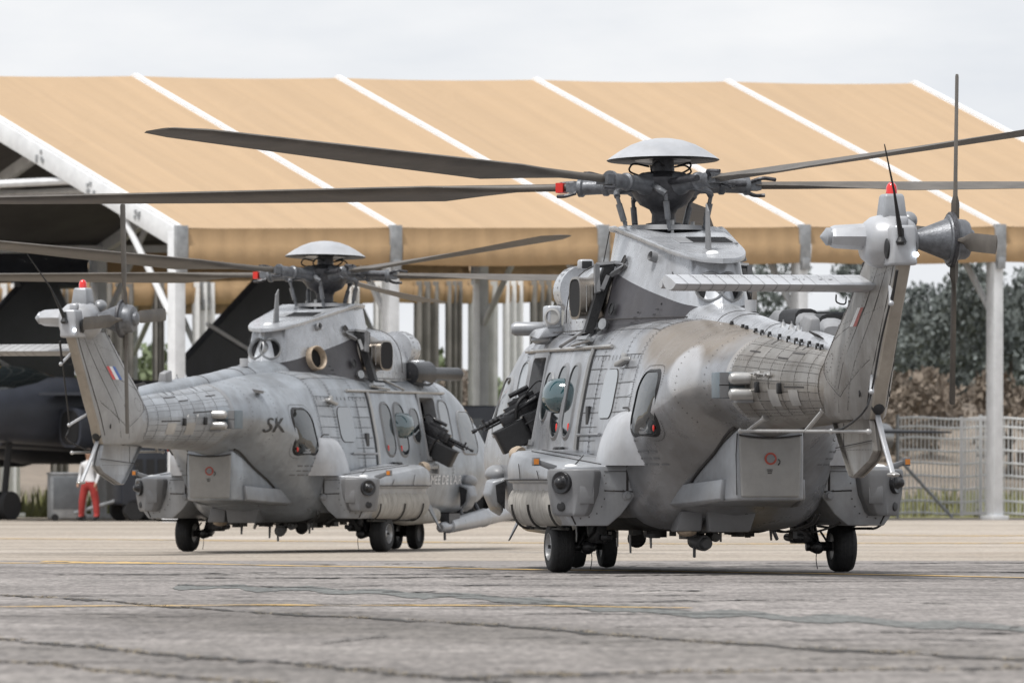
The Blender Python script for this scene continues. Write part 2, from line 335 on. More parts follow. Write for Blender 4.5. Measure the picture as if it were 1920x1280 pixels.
band('tar_seam', [(x, y - 3) for x, y in S5[:5]], .22, 'tar', apron, .0025, .5, 300, 4)
for k, (Sx, w) in enumerate(((S1, .5), (S2, .22), (S3, .42), (S4, .24), ([(90, 1242), (250, 1239), (420, 1235)], .1), ([(600, 1205), (660, 1199), (725, 1192)], .25))):
    band('tar_seam', Sx, w, 'tar', apron, .002 + k * .0003, .55, 320, 30 + k)
for k in range(96):
    r_ = random.Random(100 + k); y = 1050 + 225 * r_.random() ** 1.5; xa = r_.uniform(-100, 1900); ln_ = r_.choice((60, 90, 140, 260, 420, 700)) * r_.uniform(.7, 1.2); y2 = y + r_.gauss(0, 2.5)
    d_ = .9 * 17740 / (y - 909)
    band('crack', [(xa, y), (xa + ln_ / 2, (y + y2) / 2 + r_.gauss(0, .7)), (xa + ln_, y2)], d_ * d_ / 17740 * r_.uniform(.25, .8), 'tar', apron, .0014 + k * .00002, .6, max(24, int(ln_ / 5)), 200 + k)
band('taxi_line', [(-60, 1050), (330, 1053), (560, 1060), (1000, 1067), (1500, 1074), (2000, 1084)], .75, 'oldyellow', apron, .0028, .12, 120, 40)
band('taxi_line', [(80, 1044), (140, 1047), (330, 1052)], 1.6, 'oldyellow', apron, .0026, .2, 60, 43)
band('taxi_line', [(-60, 1137), (480, 1134), (1000, 1135), (1300, 1139)], .34, 'oldyellow', apron, .0036, .3, 120, 41)
band('taxi_line', [(-60, 1002), (700, 1008), (1300, 1012), (2000, 1010)], 1.2, 'oldyellow', taxiway, .0035, .2, 120, 42)
band('taxi_line', [(1500, 996), (1800, 999), (2000, 998)], 1.6, 'oldyellow', taxiway, .0038, .2, 60, 44)
# weeds growing in the seams
simple('weed', (.22, .18, .12), .8, noise=.5, scale=3)
mb = MB()
for pix in (S1, S2, S3, S4, S1):
    P = [G(*p) for p in pix]
    for k in range(60):
        x = random.uniform(P[0][0], P[-1][0]); y = np.interp(x, [p[0] for p in P], [p[1] for p in P]) + random.gauss(0, .25)
        s = random.uniform(.4, 1.3)
        for j in range(9):
            a = random.uniform(0, 6.28); q = random.uniform(0, .06) * s; h = random.uniform(.004, .016) * s; dx, dy = math.cos(a), math.sin(a)
            bx_, by_ = x + q * dx, y + q * dy
            mb.add([(bx_ - .004, by_, gz(y)), (bx_ + .004, by_, gz(y)), (bx_ + .03 * dx * s, by_ + .03 * dy * s, gz(y) + h)], [(0, 1, 2)])
o = part('weeds', mb, 'weed', smooth=0, kind='stuff'); o['label'] = 'dry weeds growing in the apron seams'; o['category'] = 'weeds'

# ------------------------------------------------------------------ fabric shelters
def fabric(name, col):
    m, t, b = newmat(name); l = t.links.new
    tc = N(t, 'ShaderNodeTexCoord'); mp = N(t, 'ShaderNodeMapping'); mp.inputs['Scale'].default_value = (1.6, .10, .10); l(tc.outputs['Object'], mp.inputs[0])
    n = N(t, 'ShaderNodeTexNoise'); n.inputs['Scale'].default_value = 1.3; n.inputs['Detail'].default_value = 6; l(mp.outputs[0], n.inputs[0])
    r = N(t, 'ShaderNodeValToRGB'); r.color_ramp.elements[0].position = .3; r.color_ramp.elements[1].position = .7
    r.color_ramp.elements[0].color = tuple(c * .93 for c in col) + (1,); r.color_ramp.elements[1].color = tuple(c * 1.04 for c in col) + (1,); l(n.outputs[0], r.inputs[0])
    l(r.outputs[0], b.inputs['Base Color']); b.inputs['Roughness'].default_value = .6
    n2 = N(t, 'ShaderNodeTexNoise'); n2.inputs['Scale'].default_value = .55; n2.inputs['Detail'].default_value = 4; n2.inputs['Distortion'].default_value = 1.2; l(tc.outputs['Object'], n2.inputs[0]); ad = N(t, 'ShaderNodeMath', operation='ADD'); l(n.outputs[0], ad.inputs[0]); l(n2.outputs[0], ad.inputs[1])
    bp = N(t, 'ShaderNodeBump'); bp.inputs['Strength'].default_value = .5; bp.inputs['Distance'].default_value = .09; l(ad.outputs[0], bp.inputs['Height']); l(bp.outputs[0], b.inputs['Normal'])
    return m
fabric('tent', (.395, .272, .158)); fabric('tent_hem', (.36, .235, .12))
simple('liner', (.10, .095, .09), .8, noise=.2, scale=1); simple('hem_shade', (.022, .025, .035), .8, noise=.3, scale=1); simple('curtain', (.42, .42, .41), .85, noise=.2, scale=1.5); simple('curtain_dark', (.2, .19, .175), .85, noise=.3, scale=1.5)
simple('whitesteel', (.62, .63, .64), .5, noise=.12, scale=3, bump=.1)
simple('zinc', (.3, .31, .32), .5, .3, noise=.25, scale=6)
P_, W_, HE, HR, KS = 6.297, 11.804, 7.15, 11.299, .017
AL = R(34.976)
def make_shelter(origin, label, nb=5, drop=0):
    root = empty('fabric_hangar', origin, AL); tag(root, label, 'hangar', 'tan fabric hangars')
    zz = lambda u, z: z + KS * u - drop
    for i in range(nb):
        for sgn in (0, 1):
            mb = MB(); nu, nv = 12, 10; vs = []
            for a in range(nu + 1):
                for c in range(nv + 1):
                    u = i * P_ + P_ * a / nu; f = c / nv; v = W_ * f if sgn == 0 else 2 * W_ - W_ * f
                    sag = -.10 * math.sin(math.pi * a / nu) * (.4 + .6 * math.sin(math.pi * f))
                    vs.append((u, v - (.0 if sgn == 0 else 0), zz(u, HE + (HR - HE) * f) + sag))
            mb.add(vs, [(a * (nv + 1) + c, (a + 1) * (nv + 1) + c, (a + 1) * (nv + 1) + c + 1, a * (nv + 1) + c + 1) for a in range(nu) for c in range(nv)])
            rp_ = part('roof_panel', mb, 'tent', root, smooth=60)
            mb2 = MB(); mb2.v = [(x, y, z - .045) for x, y, z in mb.v]; mb2.f = list(mb.f); mb2.m = list(mb.m); part('roof_liner', mb2, 'liner', rp_, smooth=60)
            mb = MB(); vs = []; nu = 36
            v0 = -.06 if sgn == 0 else 2 * W_ + .06
            for a in range(nu + 1):
                u = i * P_ + .18 + (P_ - .36) * a / nu
                for k, (z, o_) in enumerate([(HE - .02, 0), (HE - .42, .01), (HE - .46, .06), (HE - .86, .03), (HE - .92, .0)]):
                    vs.append((u, v0 - (1 if sgn == 0 else -1) * (o_ + .018 * math.sin(a * 1.7 + i) * k / 2), zz(u, z) - .05 * math.sin(math.pi * a / nu) * (k > 2)))
            mb.add(vs, [(a * 5 + k, (a + 1) * 5 + k, (a + 1) * 5 + k + 1, a * 5 + k + 1) for a in range(nu) for k in range(4)])
            part('valance', mb, 'hem_shade' if (sgn == 1 and i < 2 and not drop) else 'tent_hem', root, smooth=60)  # far valance of the first bays coloured dark for its unlit inner face
    sl = math.atan2(HR - HE, W_); ln = math.hypot(HR - HE, W_)
    for i in range(nb + 1):
        u = i * P_; gable = i in (0, nb); dep = .52 if gable else .36
        for sgn in (0, 1):
            v = 0 if sgn == 0 else 2 * W_; d = 1 if sgn == 0 else -1
            mb = MB(); mb.box((u, v + d * .16, zz(u, HE) / 2 - .05), (.30, .34, zz(u, HE) - .1)); mb.box((u, v + d * .16, .06), (.5, .56, .12))
            part('column', mb, 'whitesteel', root, bevel=.01)
            mb = MB(); mb.box((u, v - d * .05, zz(u, HE) - .42), (.34, .13, .95)); mb.box((u, v - d * .1, zz(u, HE) - .95), (.22, .12, .3)); part('eave_bracket', mb, 'zinc', root, bevel=.01)
            mb = MB(); uo = u - (.02 if i == 0 else 0); pf = lambda f, z: (v + d * W_ * f, zz(u, HE + (HR - HE) * f) + z)
            q = [pf(0, .0), pf(1, .0), pf(1, -dep), pf(0, -dep)]
            w2 = .11
            mb.rings([[(uo - w2, *p) for p in q], [(uo + w2, *p) for p in q]]); part('rafter', mb, 'whitesteel', root, bevel=.012)
            mb = MB(); q = [pf(0, .012), pf(1, .012), pf(1, .07), pf(0, .07)]
            mb.rings([[(uo - .06, *p) for p in q], [(uo + .06, *p) for p in q]]); part('roof_strap', mb, 'white', root)
            if True:
                mb = MB(); a = Vector((u, v + d * .33, zz(u, HE) - 2.2)); b_ = Vector((u, v + d * 2.6, zz(u, HE + (HR - HE) * 2.6 / W_) - dep)); mb.cyl(a, b_, .085, n=8); part('knee_brace', mb, 'whitesteel', root)
            if gable:
                mb = MB(); r = random.Random(i + sgn)
                for f in (.14, .32, .52, .72):
                    for k in range(5):
                        y, z = pf(f + r.uniform(-.02, .02), -r.uniform(.1, .42)); mb.box((uo - .12, y, z), (.03, .09, .09))
                part('joint_bolt', mb, 'zinc', root, kind='stuff')
        if i % 1 == 0:
            mb = MB(); mb.cyl((u, W_ * .38, zz(u, HE + (HR - HE) * .38) - .3), (u, W_ * 1.62, zz(u, HE + (HR - HE) * .38) - .3), .1, n=8); part('tie_beam', mb, 'whitesteel', root)
    if drop:
        r = random.Random(4); u0 = 2.2 * P_
        while u0 < nb * P_ - .5:
            w = r.uniform(.35, 1.1); mb = MB(); vs = []
            if not any(abs(u0 - q * P_) < .2 for q in range(nb + 1)):
                for a in range(13):
                    for z in (r.uniform(.2, .5), zz(u0, HE) - .3): vs.append((u0 + w * a / 12, -.12 + .09 * math.sin(a * 1.55), z))
                mb.add(vs, [(2 * a, 2 * a + 2, 2 * a + 3, 2 * a + 1) for a in range(12)]); part('strip_curtain', mb, r.choice(('curtain', 'curtain_dark', 'curtain_dark', 'white')), root, smooth=60)
            u0 += w + (r.uniform(.05, .3) if u0 > 4.9 * P_ else r.uniform(.3, 1.4))
    for f in (.04, .3, .62, .97, 1.3, 1.62, 1.96):
        g = f if f <= 1 else 2 - f
        mb = MB(); mb.box((nb * P_ / 2, W_ * f, zz(nb * P_ / 2, HE + (HR - HE) * g) - .25), (nb * P_, .14, .2), (0, -math.atan(KS), 0)); part('purlin', mb, 'whitesteel', root)
    for i in (0, 1, nb - 1):
        for f0, f1 in ((.05, .3), (.3, .62)):
            mb = MB()
            for u0, u1 in ((i * P_, (i + 1) * P_), ((i + 1) * P_, i * P_)):
                mb.cyl((u0, W_ * f0, zz(u0, HE + (HR - HE) * f0) - .3), (u1, W_ * f1, zz(u1, HE + (HR - HE) * f1) - .3), .03, n=6)
            part('wind_brace', mb, 'zinc', root)
    return root
HO = Vector((-8.07, 230, 0)); qv = Vector((-math.sin(AL), math.cos(AL), 0)); ev = Vector((math.cos(AL), math.sin(AL), 0))
make_shelter(HO, 'large tan fabric roofed hangar with white frames behind both helicopters')
make_shelter(HO + qv * 33 - ev * 3, 'second tan fabric hangar seen through the open side of the nearer one', 7, .6)

# ------------------------------------------------------------------ woods, bank and scrub behind
simple('leaf', (.115, .13, .122), .7, noise=.5, scale=.6)  # greyed, lightened leaf colour with the distance haze put into it
simple('leaf_pale', (.10, .125, .06), .7, noise=.4, scale=.5)
simple('bark', (.06, .05, .04), .9)
simple('scrub', (.17, .138, .108), .9, noise=.4, scale=.5)
def wood(name, mat, spots, leaf, n, label):
    mb = MB()
    for (x, y, h, r0) in spots:
        mb.mat(1).cyl((x, y, -.1), (x, y, h * .6), .16, .07, n=6, cap=False); mb.mat(0)
        for c in range(9):
            a = random.uniform(0, 6.28); cz = h * random.uniform(.35, .92); rr = r0 * random.uniform(.3, .95) * (1.15 - abs(cz / h - .55))
            cx, cy = x + rr * math.cos(a), y + rr * math.sin(a); cr = r0 * random.uniform(.3, .55)
            for k in range(n):
                d = Vector((random.gauss(0, 1), random.gauss(0, 1), random.gauss(0, 1))).normalized() * cr * random.uniform(.5, 1)
                p = Vector((cx, cy, cz)) + d; s = leaf * random.uniform(.6, 1.3); q = Euler((random.uniform(0, 3), random.uniform(0, 3), random.uniform(0, 3))).to_matrix()
                mb.add([p + q @ Vector((-s, 0, 0)), p + q @ Vector((0, -s * .6, 0)), p + q @ Vector((s, 0, 0)), p + q @ Vector((0, s * .6, 0))], [(0, 1, 2, 3)])
    o = part(name, mb, [mat, 'bark'], smooth=0, kind='stuff'); o['label'] = label; o['category'] = 'trees'; return o
def terrain(name, mat, x0, x1, prof, label):
    mb = MB(); xs = np.linspace(x0, x1, 60); vs = []
    for d, z in prof:
        for i, x in enumerate(xs): vs.append((x, d + 2.5 * math.sin(i * .7 + d), z * (.85 + .16 * math.sin(i * .45) + .1 * math.sin(i * 1.3 + 2)) - .05))
    n = len(xs); mb.add(vs, [(i * n + j, i * n + j + 1, (i + 1) * n + j + 1, (i + 1) * n + j) for i in range(len(prof) - 1) for j in range(n - 1)])
    o = part(name, mb, mat, smooth=60, kind='structure'); o['label'] = label; return o
simple('earth', (.175, .145, .115), .95, noise=.35, scale=.35)
terrain('earth_bank', 'earth', -20, 90, [(318, 0), (326, 1.4), (335, 2.9), (343, 3.9), (352, 4.4), (380, 4.5)], 'brown earth bank beyond the fence')
wood('scrub', 'scrub', [(random.uniform(-10, 40), random.uniform(324, 350), random.uniform(1.0, 2.2) + 3.0, random.uniform(1, 1.8)) for _ in range(90)], .14, 110, 'brown scrub covering the earth bank')
wood('far_wood', 'leaf', [(random.uniform(6, 60), random.uniform(385, 430), random.uniform(8, 11), random.uniform(2.2, 3.6)) for _ in range(48)], .15, 520, 'dark wood on the rise behind the fence')
wood('tree_belt', 'leaf_pale', [(random.uniform(-40, 8), random.uniform(400, 430), random.uniform(4.5, 7.5), random.uniform(2, 3)) for _ in range(34)], .22, 140, 'low pale trees far behind the hangars')
mb = MB()
for k in range(9000):
    x = random.uniform(-34, 40); y = random.uniform(272, 316); h = random.uniform(.25, .95); a = random.uniform(0, 3.14); dx, dy = .09 * math.cos(a), .09 * math.sin(a)
    mb.add([(x - dx, y - dy, -.02), (x + dx, y + dy, -.02), (x + random.gauss(0, .15), y + random.gauss(0, .15), h)], [(0, 1, 2)])
simple('tallgrass', (.2, .2, .085), .8, noise=.45, scale=.4)
o = part('long_grass', mb, 'tallgrass', smooth=0, kind='stuff'); o['label'] = 'long dry grass beyond the concrete'; o['category'] = 'grass'

# ------------------------------------------------------------------ wire fence and gate
def s2x(px, d): return (px - 960) / 17740 * d
simple('fencewire', (.72, .73, .73), .5, 0, noise=.15)
FD = 262; fx0, fx1 = s2x(1683, FD), s2x(1990, FD); gx0, gx1 = s2x(1803, FD - .3), s2x(1868, FD - .3)
fence = empty('wire_fence', (fx0, FD, 0)); tag(fence, 'pale welded wire fence with posts beside the hangar columns', 'fence')
FH = 2.75
for k, x in enumerate(np.arange(0, fx1 - fx0 + .1, 2.3)):
    mb = MB(); mb.cyl((x, 0, -.1), (x, 0, FH + .1), .05, n=8); part('fence_post', mb, 'zinc' if k == 0 else 'fencewire', fence)
for z in (.12, .45, .8, 1.15, 1.5, 1.85, 2.2, 2.5, FH):
    mb = MB(); pts = [(x, .03, z + .03 * math.sin(x * 3)) for x in np.linspace(0, fx1 - fx0, 14)]; mb.tube(pts, .03, 5); part('fence_wire', mb, 'fencewire', fence)
mb = MB()
for x in np.arange(.1, fx1 - fx0, .11): mb.cyl((x, .03, .05), (x, .03, FH), .016, n=4, cap=False)
part('wire_mesh', mb, 'fencewire', fence, smooth=0, kind='stuff')
mb = MB(); mb.cyl((.1, -.1, 1.55), (1.5, -.5, 0), .045, n=8); part('brace', mb, 'zinc', fence)
gate = empty('wire_gate', (gx0, FD - .3, 0)); tag(gate, 'narrow pale wire gate closed beside the tall hangar column', 'gate')
gw = gx1 - gx0
for x in (0, gw): mb = MB(); mb.box((x, 0, 1.42), (.1, .08, 2.75)); part('gate_post', mb, 'white', gate)
for z in (.12, 2.72): mb = MB(); mb.box((gw / 2, 0, z), (gw, .07, .08)); part('gate_rail', mb, 'white', gate)
for x in np.linspace(.12, gw - .12, 9): mb = MB(); mb.box((x, 0, 1.42), (.03, .03, 2.6)); part('gate_bar', mb, 'white', gate)

# ------------------------------------------------------------------ parked jets in the shelter
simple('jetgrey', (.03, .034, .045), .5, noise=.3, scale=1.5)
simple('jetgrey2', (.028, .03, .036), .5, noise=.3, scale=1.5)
simple('jetlight', (.13, .14, .15), .5, noise=.3, scale=1.5)
def ell(x, w, zc, h, n=20, e=2.4):
    out = []
    for i in range(n):
        a = 2 * math.pi * i / n; c, s = math.cos(a), math.sin(a)
        out.append((x, w * math.copysign(abs(c) ** (2 / e), c), zc + h * math.copysign(abs(s) ** (2 / e), s)))
    return out
def make_jet(loc, rz, label):
    r = empty('parked_jet', loc, rz); tag(r, label, 'jet', 'dark jets parked under the hangar')
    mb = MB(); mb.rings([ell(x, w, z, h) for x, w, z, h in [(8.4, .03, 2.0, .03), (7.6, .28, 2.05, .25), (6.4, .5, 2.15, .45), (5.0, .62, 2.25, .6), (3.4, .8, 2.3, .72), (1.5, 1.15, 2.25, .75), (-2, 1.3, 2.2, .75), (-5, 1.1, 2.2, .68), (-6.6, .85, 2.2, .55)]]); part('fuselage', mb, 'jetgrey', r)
    mb = MB(); mb.rings([ell(x, w, 2.62, h) for x, w, h in [(6.3, .03, .04), (5.6, .36, .42), (4.8, .44, .62), (4.0, .42, .62), (3.1, .3, .42), (2.3, .05, .1)]]); cn = part('canopy', mb, 'glass', r)
    mb = MB(); mb.box((4.75, 0, 2.95), (.3, .34, .5)); mb.box((4.75, 0, 3.17), (.12, .3, .07)); part('ejection_seat', mb, ['jetgrey2'], cn)
    mb = MB(); mb.tube([(4.9, -.14, 3.15), (4.95, -.1, 3.27), (4.95, .1, 3.27), (4.9, .14, 3.15)], .03, 6); part('seat_handle', mb, 'yellowpaint', cn)
    for s in (1, -1):
        mb = MB(); mb.rings([ell(x, w, 1.95, h, 14, 3) for x, w, h in [(3.7, .3, .42), (1.0, .42, .5), (-1.5, .3, .4)]]); mb.v = [(x, y + s * 1.05, z) for x, y, z in mb.v]; it = part('air_intake', mb, 'jetgrey', r)
        mb = MB(); mb.rings([ell(3.71, .25, 1.95, .36, 14, 3), ell(3.72, .24, 1.95, .35, 14, 3)]); mb.v = [(x, y + s * 1.05, z) for x, y, z in mb.v]; part('intake_mouth', mb, 'void', it)
        wg = [(2.6, 1.2), (-4.6, 4.9), (-5.6, 5.0), (-5.6, 1.0)]
        mb = MB(); mb.rings([[(x, s * y, 2.28) for x, y in wg], [(x, s * y, 2.28 + (.16 if y < 2 else .05)) for x, y in wg]]); part('wing', mb, 'jetgrey', r, bevel=.01)
        cg = [(4.3, .7), (3.0, 1.9), (2.5, 1.9), (2.8, .7)]
        mb = MB(); mb.rings([[(x, s * y, 2.62) for x, y in cg], [(x, s * y, 2.68) for x, y in cg]]); part('canard', mb, 'jetgrey', r)
        mb = MB(); mb.lathe((2.2, s * 2.6, 1.55), (-1, 0, 0), [(0, .02), (.6, .25), (1.4, .36), (3.4, .36), (4.8, .1)], 14); tk = part('drop_tank', mb, 'jetgrey2', r)
        mb = MB(); mb.box((.4, s * 2.6, 2.05), (1.6, .1, .5)); part('pylon', mb, 'jetgrey', tk)
        mb = MB(); mb.cyl((-1.6, s * 1.2, .4), (-1.4, s * 1.0, 1.8), .09); mb.lathe((-1.6, s * 1.14, .4), (0, s, 0), [(-.02, .1), (0, .38), (.05, .4), (.2, .4), (.25, .36), (.26, .1)], 18); part('main_gear', mb, 'rubber', r)
    mb = MB(); fn = [(-.6, 2.9), (-4.4, 5.55), (-5.5, 5.6), (-6.2, 4.6), (-6.2, 2.75)]
    mb.rings([[(x, -.12, z) for x, z in fn], [(x, .12, z) for x, z in fn]]); f = part('tail_fin', mb, 'jetgrey2', r, bevel=.03)
    mb = MB(); mb.cyl((-4.2, 0, 5.45), (-6.6, 0, 5.5), .1); part('fin_tip_pod', mb, 'jetgrey', f)
    mb = MB(); mb.cyl((-2.0, .14, 4.2), (-5.4, .14, 2.9), .045, n=6); part('fin_edge_strip', mb, 'whitesteel', f)
    mb = MB(); mb.cyl((4.6, 0, .35), (4.4, 0, 1.8), .07)
    for s in (-.16, .16): mb.lathe((4.6, s, .32), (0, 1, 0), [(-.08, .1), (-.07, .3), (.07, .3), (.08, .1)], 16)
    part('nose_gear', mb, 'rubber', r)
    mb = MB()
    for s in (.45, -.45): mb.lathe((-6.5, s, 2.2), (-1, 0, 0), [(0, .45), (.7, .36)], 16, (True, True))
    part('exhaust_nozzle', mb, 'dull_metal', r)
    return r
jd = Vector((-.60, -.80, 0)); 
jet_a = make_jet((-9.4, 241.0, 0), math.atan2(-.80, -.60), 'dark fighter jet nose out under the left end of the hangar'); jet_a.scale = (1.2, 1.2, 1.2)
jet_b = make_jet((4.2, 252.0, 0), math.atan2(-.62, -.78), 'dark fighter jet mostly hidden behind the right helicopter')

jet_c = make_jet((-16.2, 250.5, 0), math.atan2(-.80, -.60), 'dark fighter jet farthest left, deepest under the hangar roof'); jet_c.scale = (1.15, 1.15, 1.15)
# ------------------------------------------------------------------ ground crew
simple('cloth_white', (.62, .62, .63), .85, noise=.1); simple('cloth_red', (.30, .03, .025), .85, noise=.2); simple('shoe', (.015, .015, .017), .7); simple('fleshtone', (.42, .25, .17), .55); simple('hairdark', (.03, .02, .015), .8)
def make_person(loc, rz, label):
    J = {'pel': (0, 0, .98, .15, .115), 'waist': (0, 0, 1.12, .145, .10), 'chest': (0, .0, 1.36, .175, .115), 'neckb': (0, 0, 1.50, .08, .07), 'neck': (0, .005, 1.56, .055, .055), 'headl': (0, .02, 1.62, .07, .085), 'head': (0, .02, 1.70, .078, .095), 'headt': (0, .01, 1.77, .055, .07)}
    E_ = [('pel', 'waist'), ('waist', 'chest'), ('chest', 'neckb'), ('neckb', 'neck'), ('neck', 'headl'), ('headl', 'head'), ('head', 'headt')]
    for s, n in ((1, 'l'), (-1, 'r')):
        J.update({'hip' + n: (s * .11, 0, .90, .125, .12), 'kn' + n: (s * .17, .05 * s, .50, .10, .095), 'an' + n: (s * .21, .03 * s, .11, .075, .075), 'toe' + n: (s * .23, .17, .05, .05, .04),
                  'sh' + n: (s * .20, 0, 1.43, .065, .065), 'el' + n: (s * .27, -.02, 1.15, .045, .045), 'wr' + n: (s * .26, .10, .93, .032, .03), 'ha' + n: (s * .25, .14, .84, .04, .025)})
        E_ += [('pel', 'hip' + n), ('hip' + n, 'kn' + n), ('kn' + n, 'an' + n), ('an' + n, 'toe' + n), ('chest', 'sh' + n), ('sh' + n, 'el' + n), ('el' + n, 'wr' + n), ('wr' + n, 'ha' + n)]
    ks = list(J); me = bpy.data.meshes.new('body'); me.from_pydata([J[k][:3] for k in ks], [(ks.index(a), ks.index(c)) for a, c in E_], [])
    tmp = bpy.data.objects.new('tmp', me); COL.objects.link(tmp)
    sk = tmp.modifiers.new('s', 'SKIN'); sb = tmp.modifiers.new('b', 'SUBSURF'); sb.levels = 2; sb.render_levels = 2
    for i, k in enumerate(ks): me.skin_vertices[0].data[i].radius = J[k][3:5]; me.skin_vertices[0].data[i].use_root = (k == 'pel')
    dg = bpy.context.evaluated_depsgraph_get(); m2 = bpy.data.meshes.new_from_object(tmp.evaluated_get(dg)); bpy.data.objects.remove(tmp)
    m2.materials.clear()
    for mn in ('fleshtone', 'cloth_white', 'cloth_red', 'shoe'): m2.materials.append(MATS[mn])
    for p in m2.polygons:
        z = p.center.z; p.use_smooth = True
        p.material_index = 3 if z < .12 else 2 if z < 1.0 and (abs(p.center.x) < .215 or z < .78) else 0 if z > 1.52 or (abs(p.center.x) > .2 and z < .95) else 1
    o = empty('person', loc, rz); tag(o, label, 'person'); bd = obj('body', m2, o)
    mb = MB(); mb.sphere((0, .0, 1.735), (.092, .108, .085)); part('hair', mb, 'hairdark', o)
    mb = MB()
    for s in (-1, 1): mb.sphere((s * .033, .112, 1.70), .013, 8, 6)
    part('eyes', mb, 'black', bd)
    mb = MB(); mb.box((0, .12, 1.67), (.022, .03, .04)); part('nose', mb, 'fleshtone', bd, bevel=.006)
    return o
make_person((-10.55, 236.0, 0), R(150), 'person in white top and red trousers standing behind the left helicopter tail')
mb = MB(); mb.box((0, 0, .62), (.9, .6, 1.1)); mb.box((0, 0, 1.19), (.95, .65, .06))
eq = empty('equipment_cabinet', (-11.15, 237.0, 0), R(12)); tag(eq, 'pale grey equipment cabinet beside the person in red trousers', 'cabinet')
part('housing', mb, 'zinc', eq, bevel=.03)
for sx in (-.35, .35):
    mb = MB(); mb.lathe((sx, -.28, .09), (0, 1, 0), [(-.03, .03), (-.03, .09), (.03, .09), (.03, .03)], 12); part('castor', mb, 'rubber', eq)
mb = MB(); mb.box((0, -.31, .7), (.78, .02, .8)); part('cabinet_door', mb, 'jetlight', eq, bevel=.008)

# ------------------------------------------------------------------ tanker and ground power unit
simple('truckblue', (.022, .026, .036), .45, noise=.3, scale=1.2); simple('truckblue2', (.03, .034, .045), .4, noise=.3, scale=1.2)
def wheel_at(mb, x, y, z, r, w): mb.lathe((x, y, z), (0, 1, 0), [(-w / 2, r * .5), (-w / 2, r * .9), (-w * .35, r), (w * .35, r), (w / 2, r * .9), (w / 2, r * .5)], 20)
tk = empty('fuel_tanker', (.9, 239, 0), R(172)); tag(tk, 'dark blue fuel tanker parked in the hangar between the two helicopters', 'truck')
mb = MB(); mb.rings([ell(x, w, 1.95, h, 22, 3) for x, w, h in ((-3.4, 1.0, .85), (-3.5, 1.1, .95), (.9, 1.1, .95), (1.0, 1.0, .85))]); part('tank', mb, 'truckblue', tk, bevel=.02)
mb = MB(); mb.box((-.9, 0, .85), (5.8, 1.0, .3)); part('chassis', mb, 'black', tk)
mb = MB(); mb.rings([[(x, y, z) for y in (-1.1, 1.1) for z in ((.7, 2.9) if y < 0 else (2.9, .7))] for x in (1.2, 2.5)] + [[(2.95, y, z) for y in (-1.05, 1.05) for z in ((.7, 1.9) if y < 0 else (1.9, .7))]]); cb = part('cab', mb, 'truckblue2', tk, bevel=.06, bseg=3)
mb = MB(); mb.rings([[(2.56, y, 2.72) for y in (-.9, .9)] + [(2.90, y, 2.05) for y in (.9, -.9)], [(2.6, y, 2.73) for y in (-.9, .9)] + [(2.94, y, 2.06) for y in (.9, -.9)]]); part('windscreen', mb, 'glass', cb)
for s in (-1, 1):
    mb = MB(); mb.box((1.9, s * 1.1, 2.25), (.8, .02, .65)); part('side_window', mb, 'glass', cb)
    for x in (2.0, -1.9, -3.0): mb = MB(); wheel_at(mb, x, s * .95, .5, .5, .32); part('wheel', mb, 'rubber', tk)
    mb = MB(); mb.lathe((2.96, s * .75, 1.1), (1, 0, 0), [(-.02, .12), (.02, .12), (.03, .02)], 14); part('headlight', mb, 'white', cb)
gp = empty('ground_power_unit', (-8.9, 237.5, 0), R(20)); tag(gp, 'dark blue wheeled power unit behind the left helicopter tail', 'power unit')
mb = MB(); mb.box((0, 0, 1.15), (2.3, 1.3, 1.5)); mb.box((.3, 0, 1.95), (1.3, 1.0, .16)); hs = part('housing', mb, 'truckblue', gp, bevel=.05, bseg=3)
for k in range(5): mb = MB(); mb.box((-.7 + .3 * k, -.66, 1.3), (.2, .02, .5)); part('louvre', mb, 'black', hs)
for x in (-.8, .8):
    for y in (-.55, .55): mb = MB(); wheel_at(mb, x, y, .28, .28, .2); part('wheel', mb, 'rubber', gp)
mb = MB(); mb.cyl((-1.1, 0, .5), (-2.2, 0, .2), .05); part('tow_bar', mb, 'zinc', gp)
# ================================================================== HELICOPTER
def pchip(xs, ys):
    xs = np.array(xs, float); ys = np.array(ys, float); h = np.diff(xs); dl = np.diff(ys) / h; d = np.zeros_like(ys)
    for i in range(1, len(xs) - 1):
        if dl[i - 1] * dl[i] > 0:
            w1 = 2 * h[i] + h[i - 1]; w2 = h[i] + 2 * h[i - 1]; d[i] = (w1 + w2) / (w1 / dl[i - 1] + w2 / dl[i])
    d[0], d[-1] = dl[0], dl[-1]
    def f(x):
        x = min(max(x, xs[0]), xs[-1]); i = min(int(np.searchsorted(xs, x, 'right') - 1), len(h) - 1); i = max(i, 0); t = (x - xs[i]) / h[i]
        return float((2 * t**3 - 3 * t**2 + 1) * ys[i] + (t**3 - 2 * t**2 + t) * h[i] * d[i] + (-2 * t**3 + 3 * t**2) * ys[i + 1] + (t**3 - t**2) * h[i] * d[i + 1])
    return f
NS = 40
_cab = [(0, .42), (.3, .421), (.55, .428), (.78, .475), (.95, .60), (1.045, .78), (1.085, 1.0), (1.1, 1.2), (1.085, 1.4), (1.055, 1.62), (1.01, 1.86), (.965, 2.08), (.915, 2.27), (.84, 2.42), (.70, 2.53), (.50, 2.59), (.25, 2.618), (0, 2.625)]
_cl = np.concatenate([[0], np.cumsum([math.dist(a, b) for a, b in zip(_cab, _cab[1:])])]); _fy, _fz = pchip(_cl, [p[0] for p in _cab]), pchip(_cl, [p[1] for p in _cab])
CAB = [(_fy(_cl[-1] * i / NS) / 1.1, (_fz(_cl[-1] * i / NS) - .42) / 2.205) for i in range(NS + 1)]
TN = lambda a, n: math.copysign(abs(a) ** (2 / n), a)
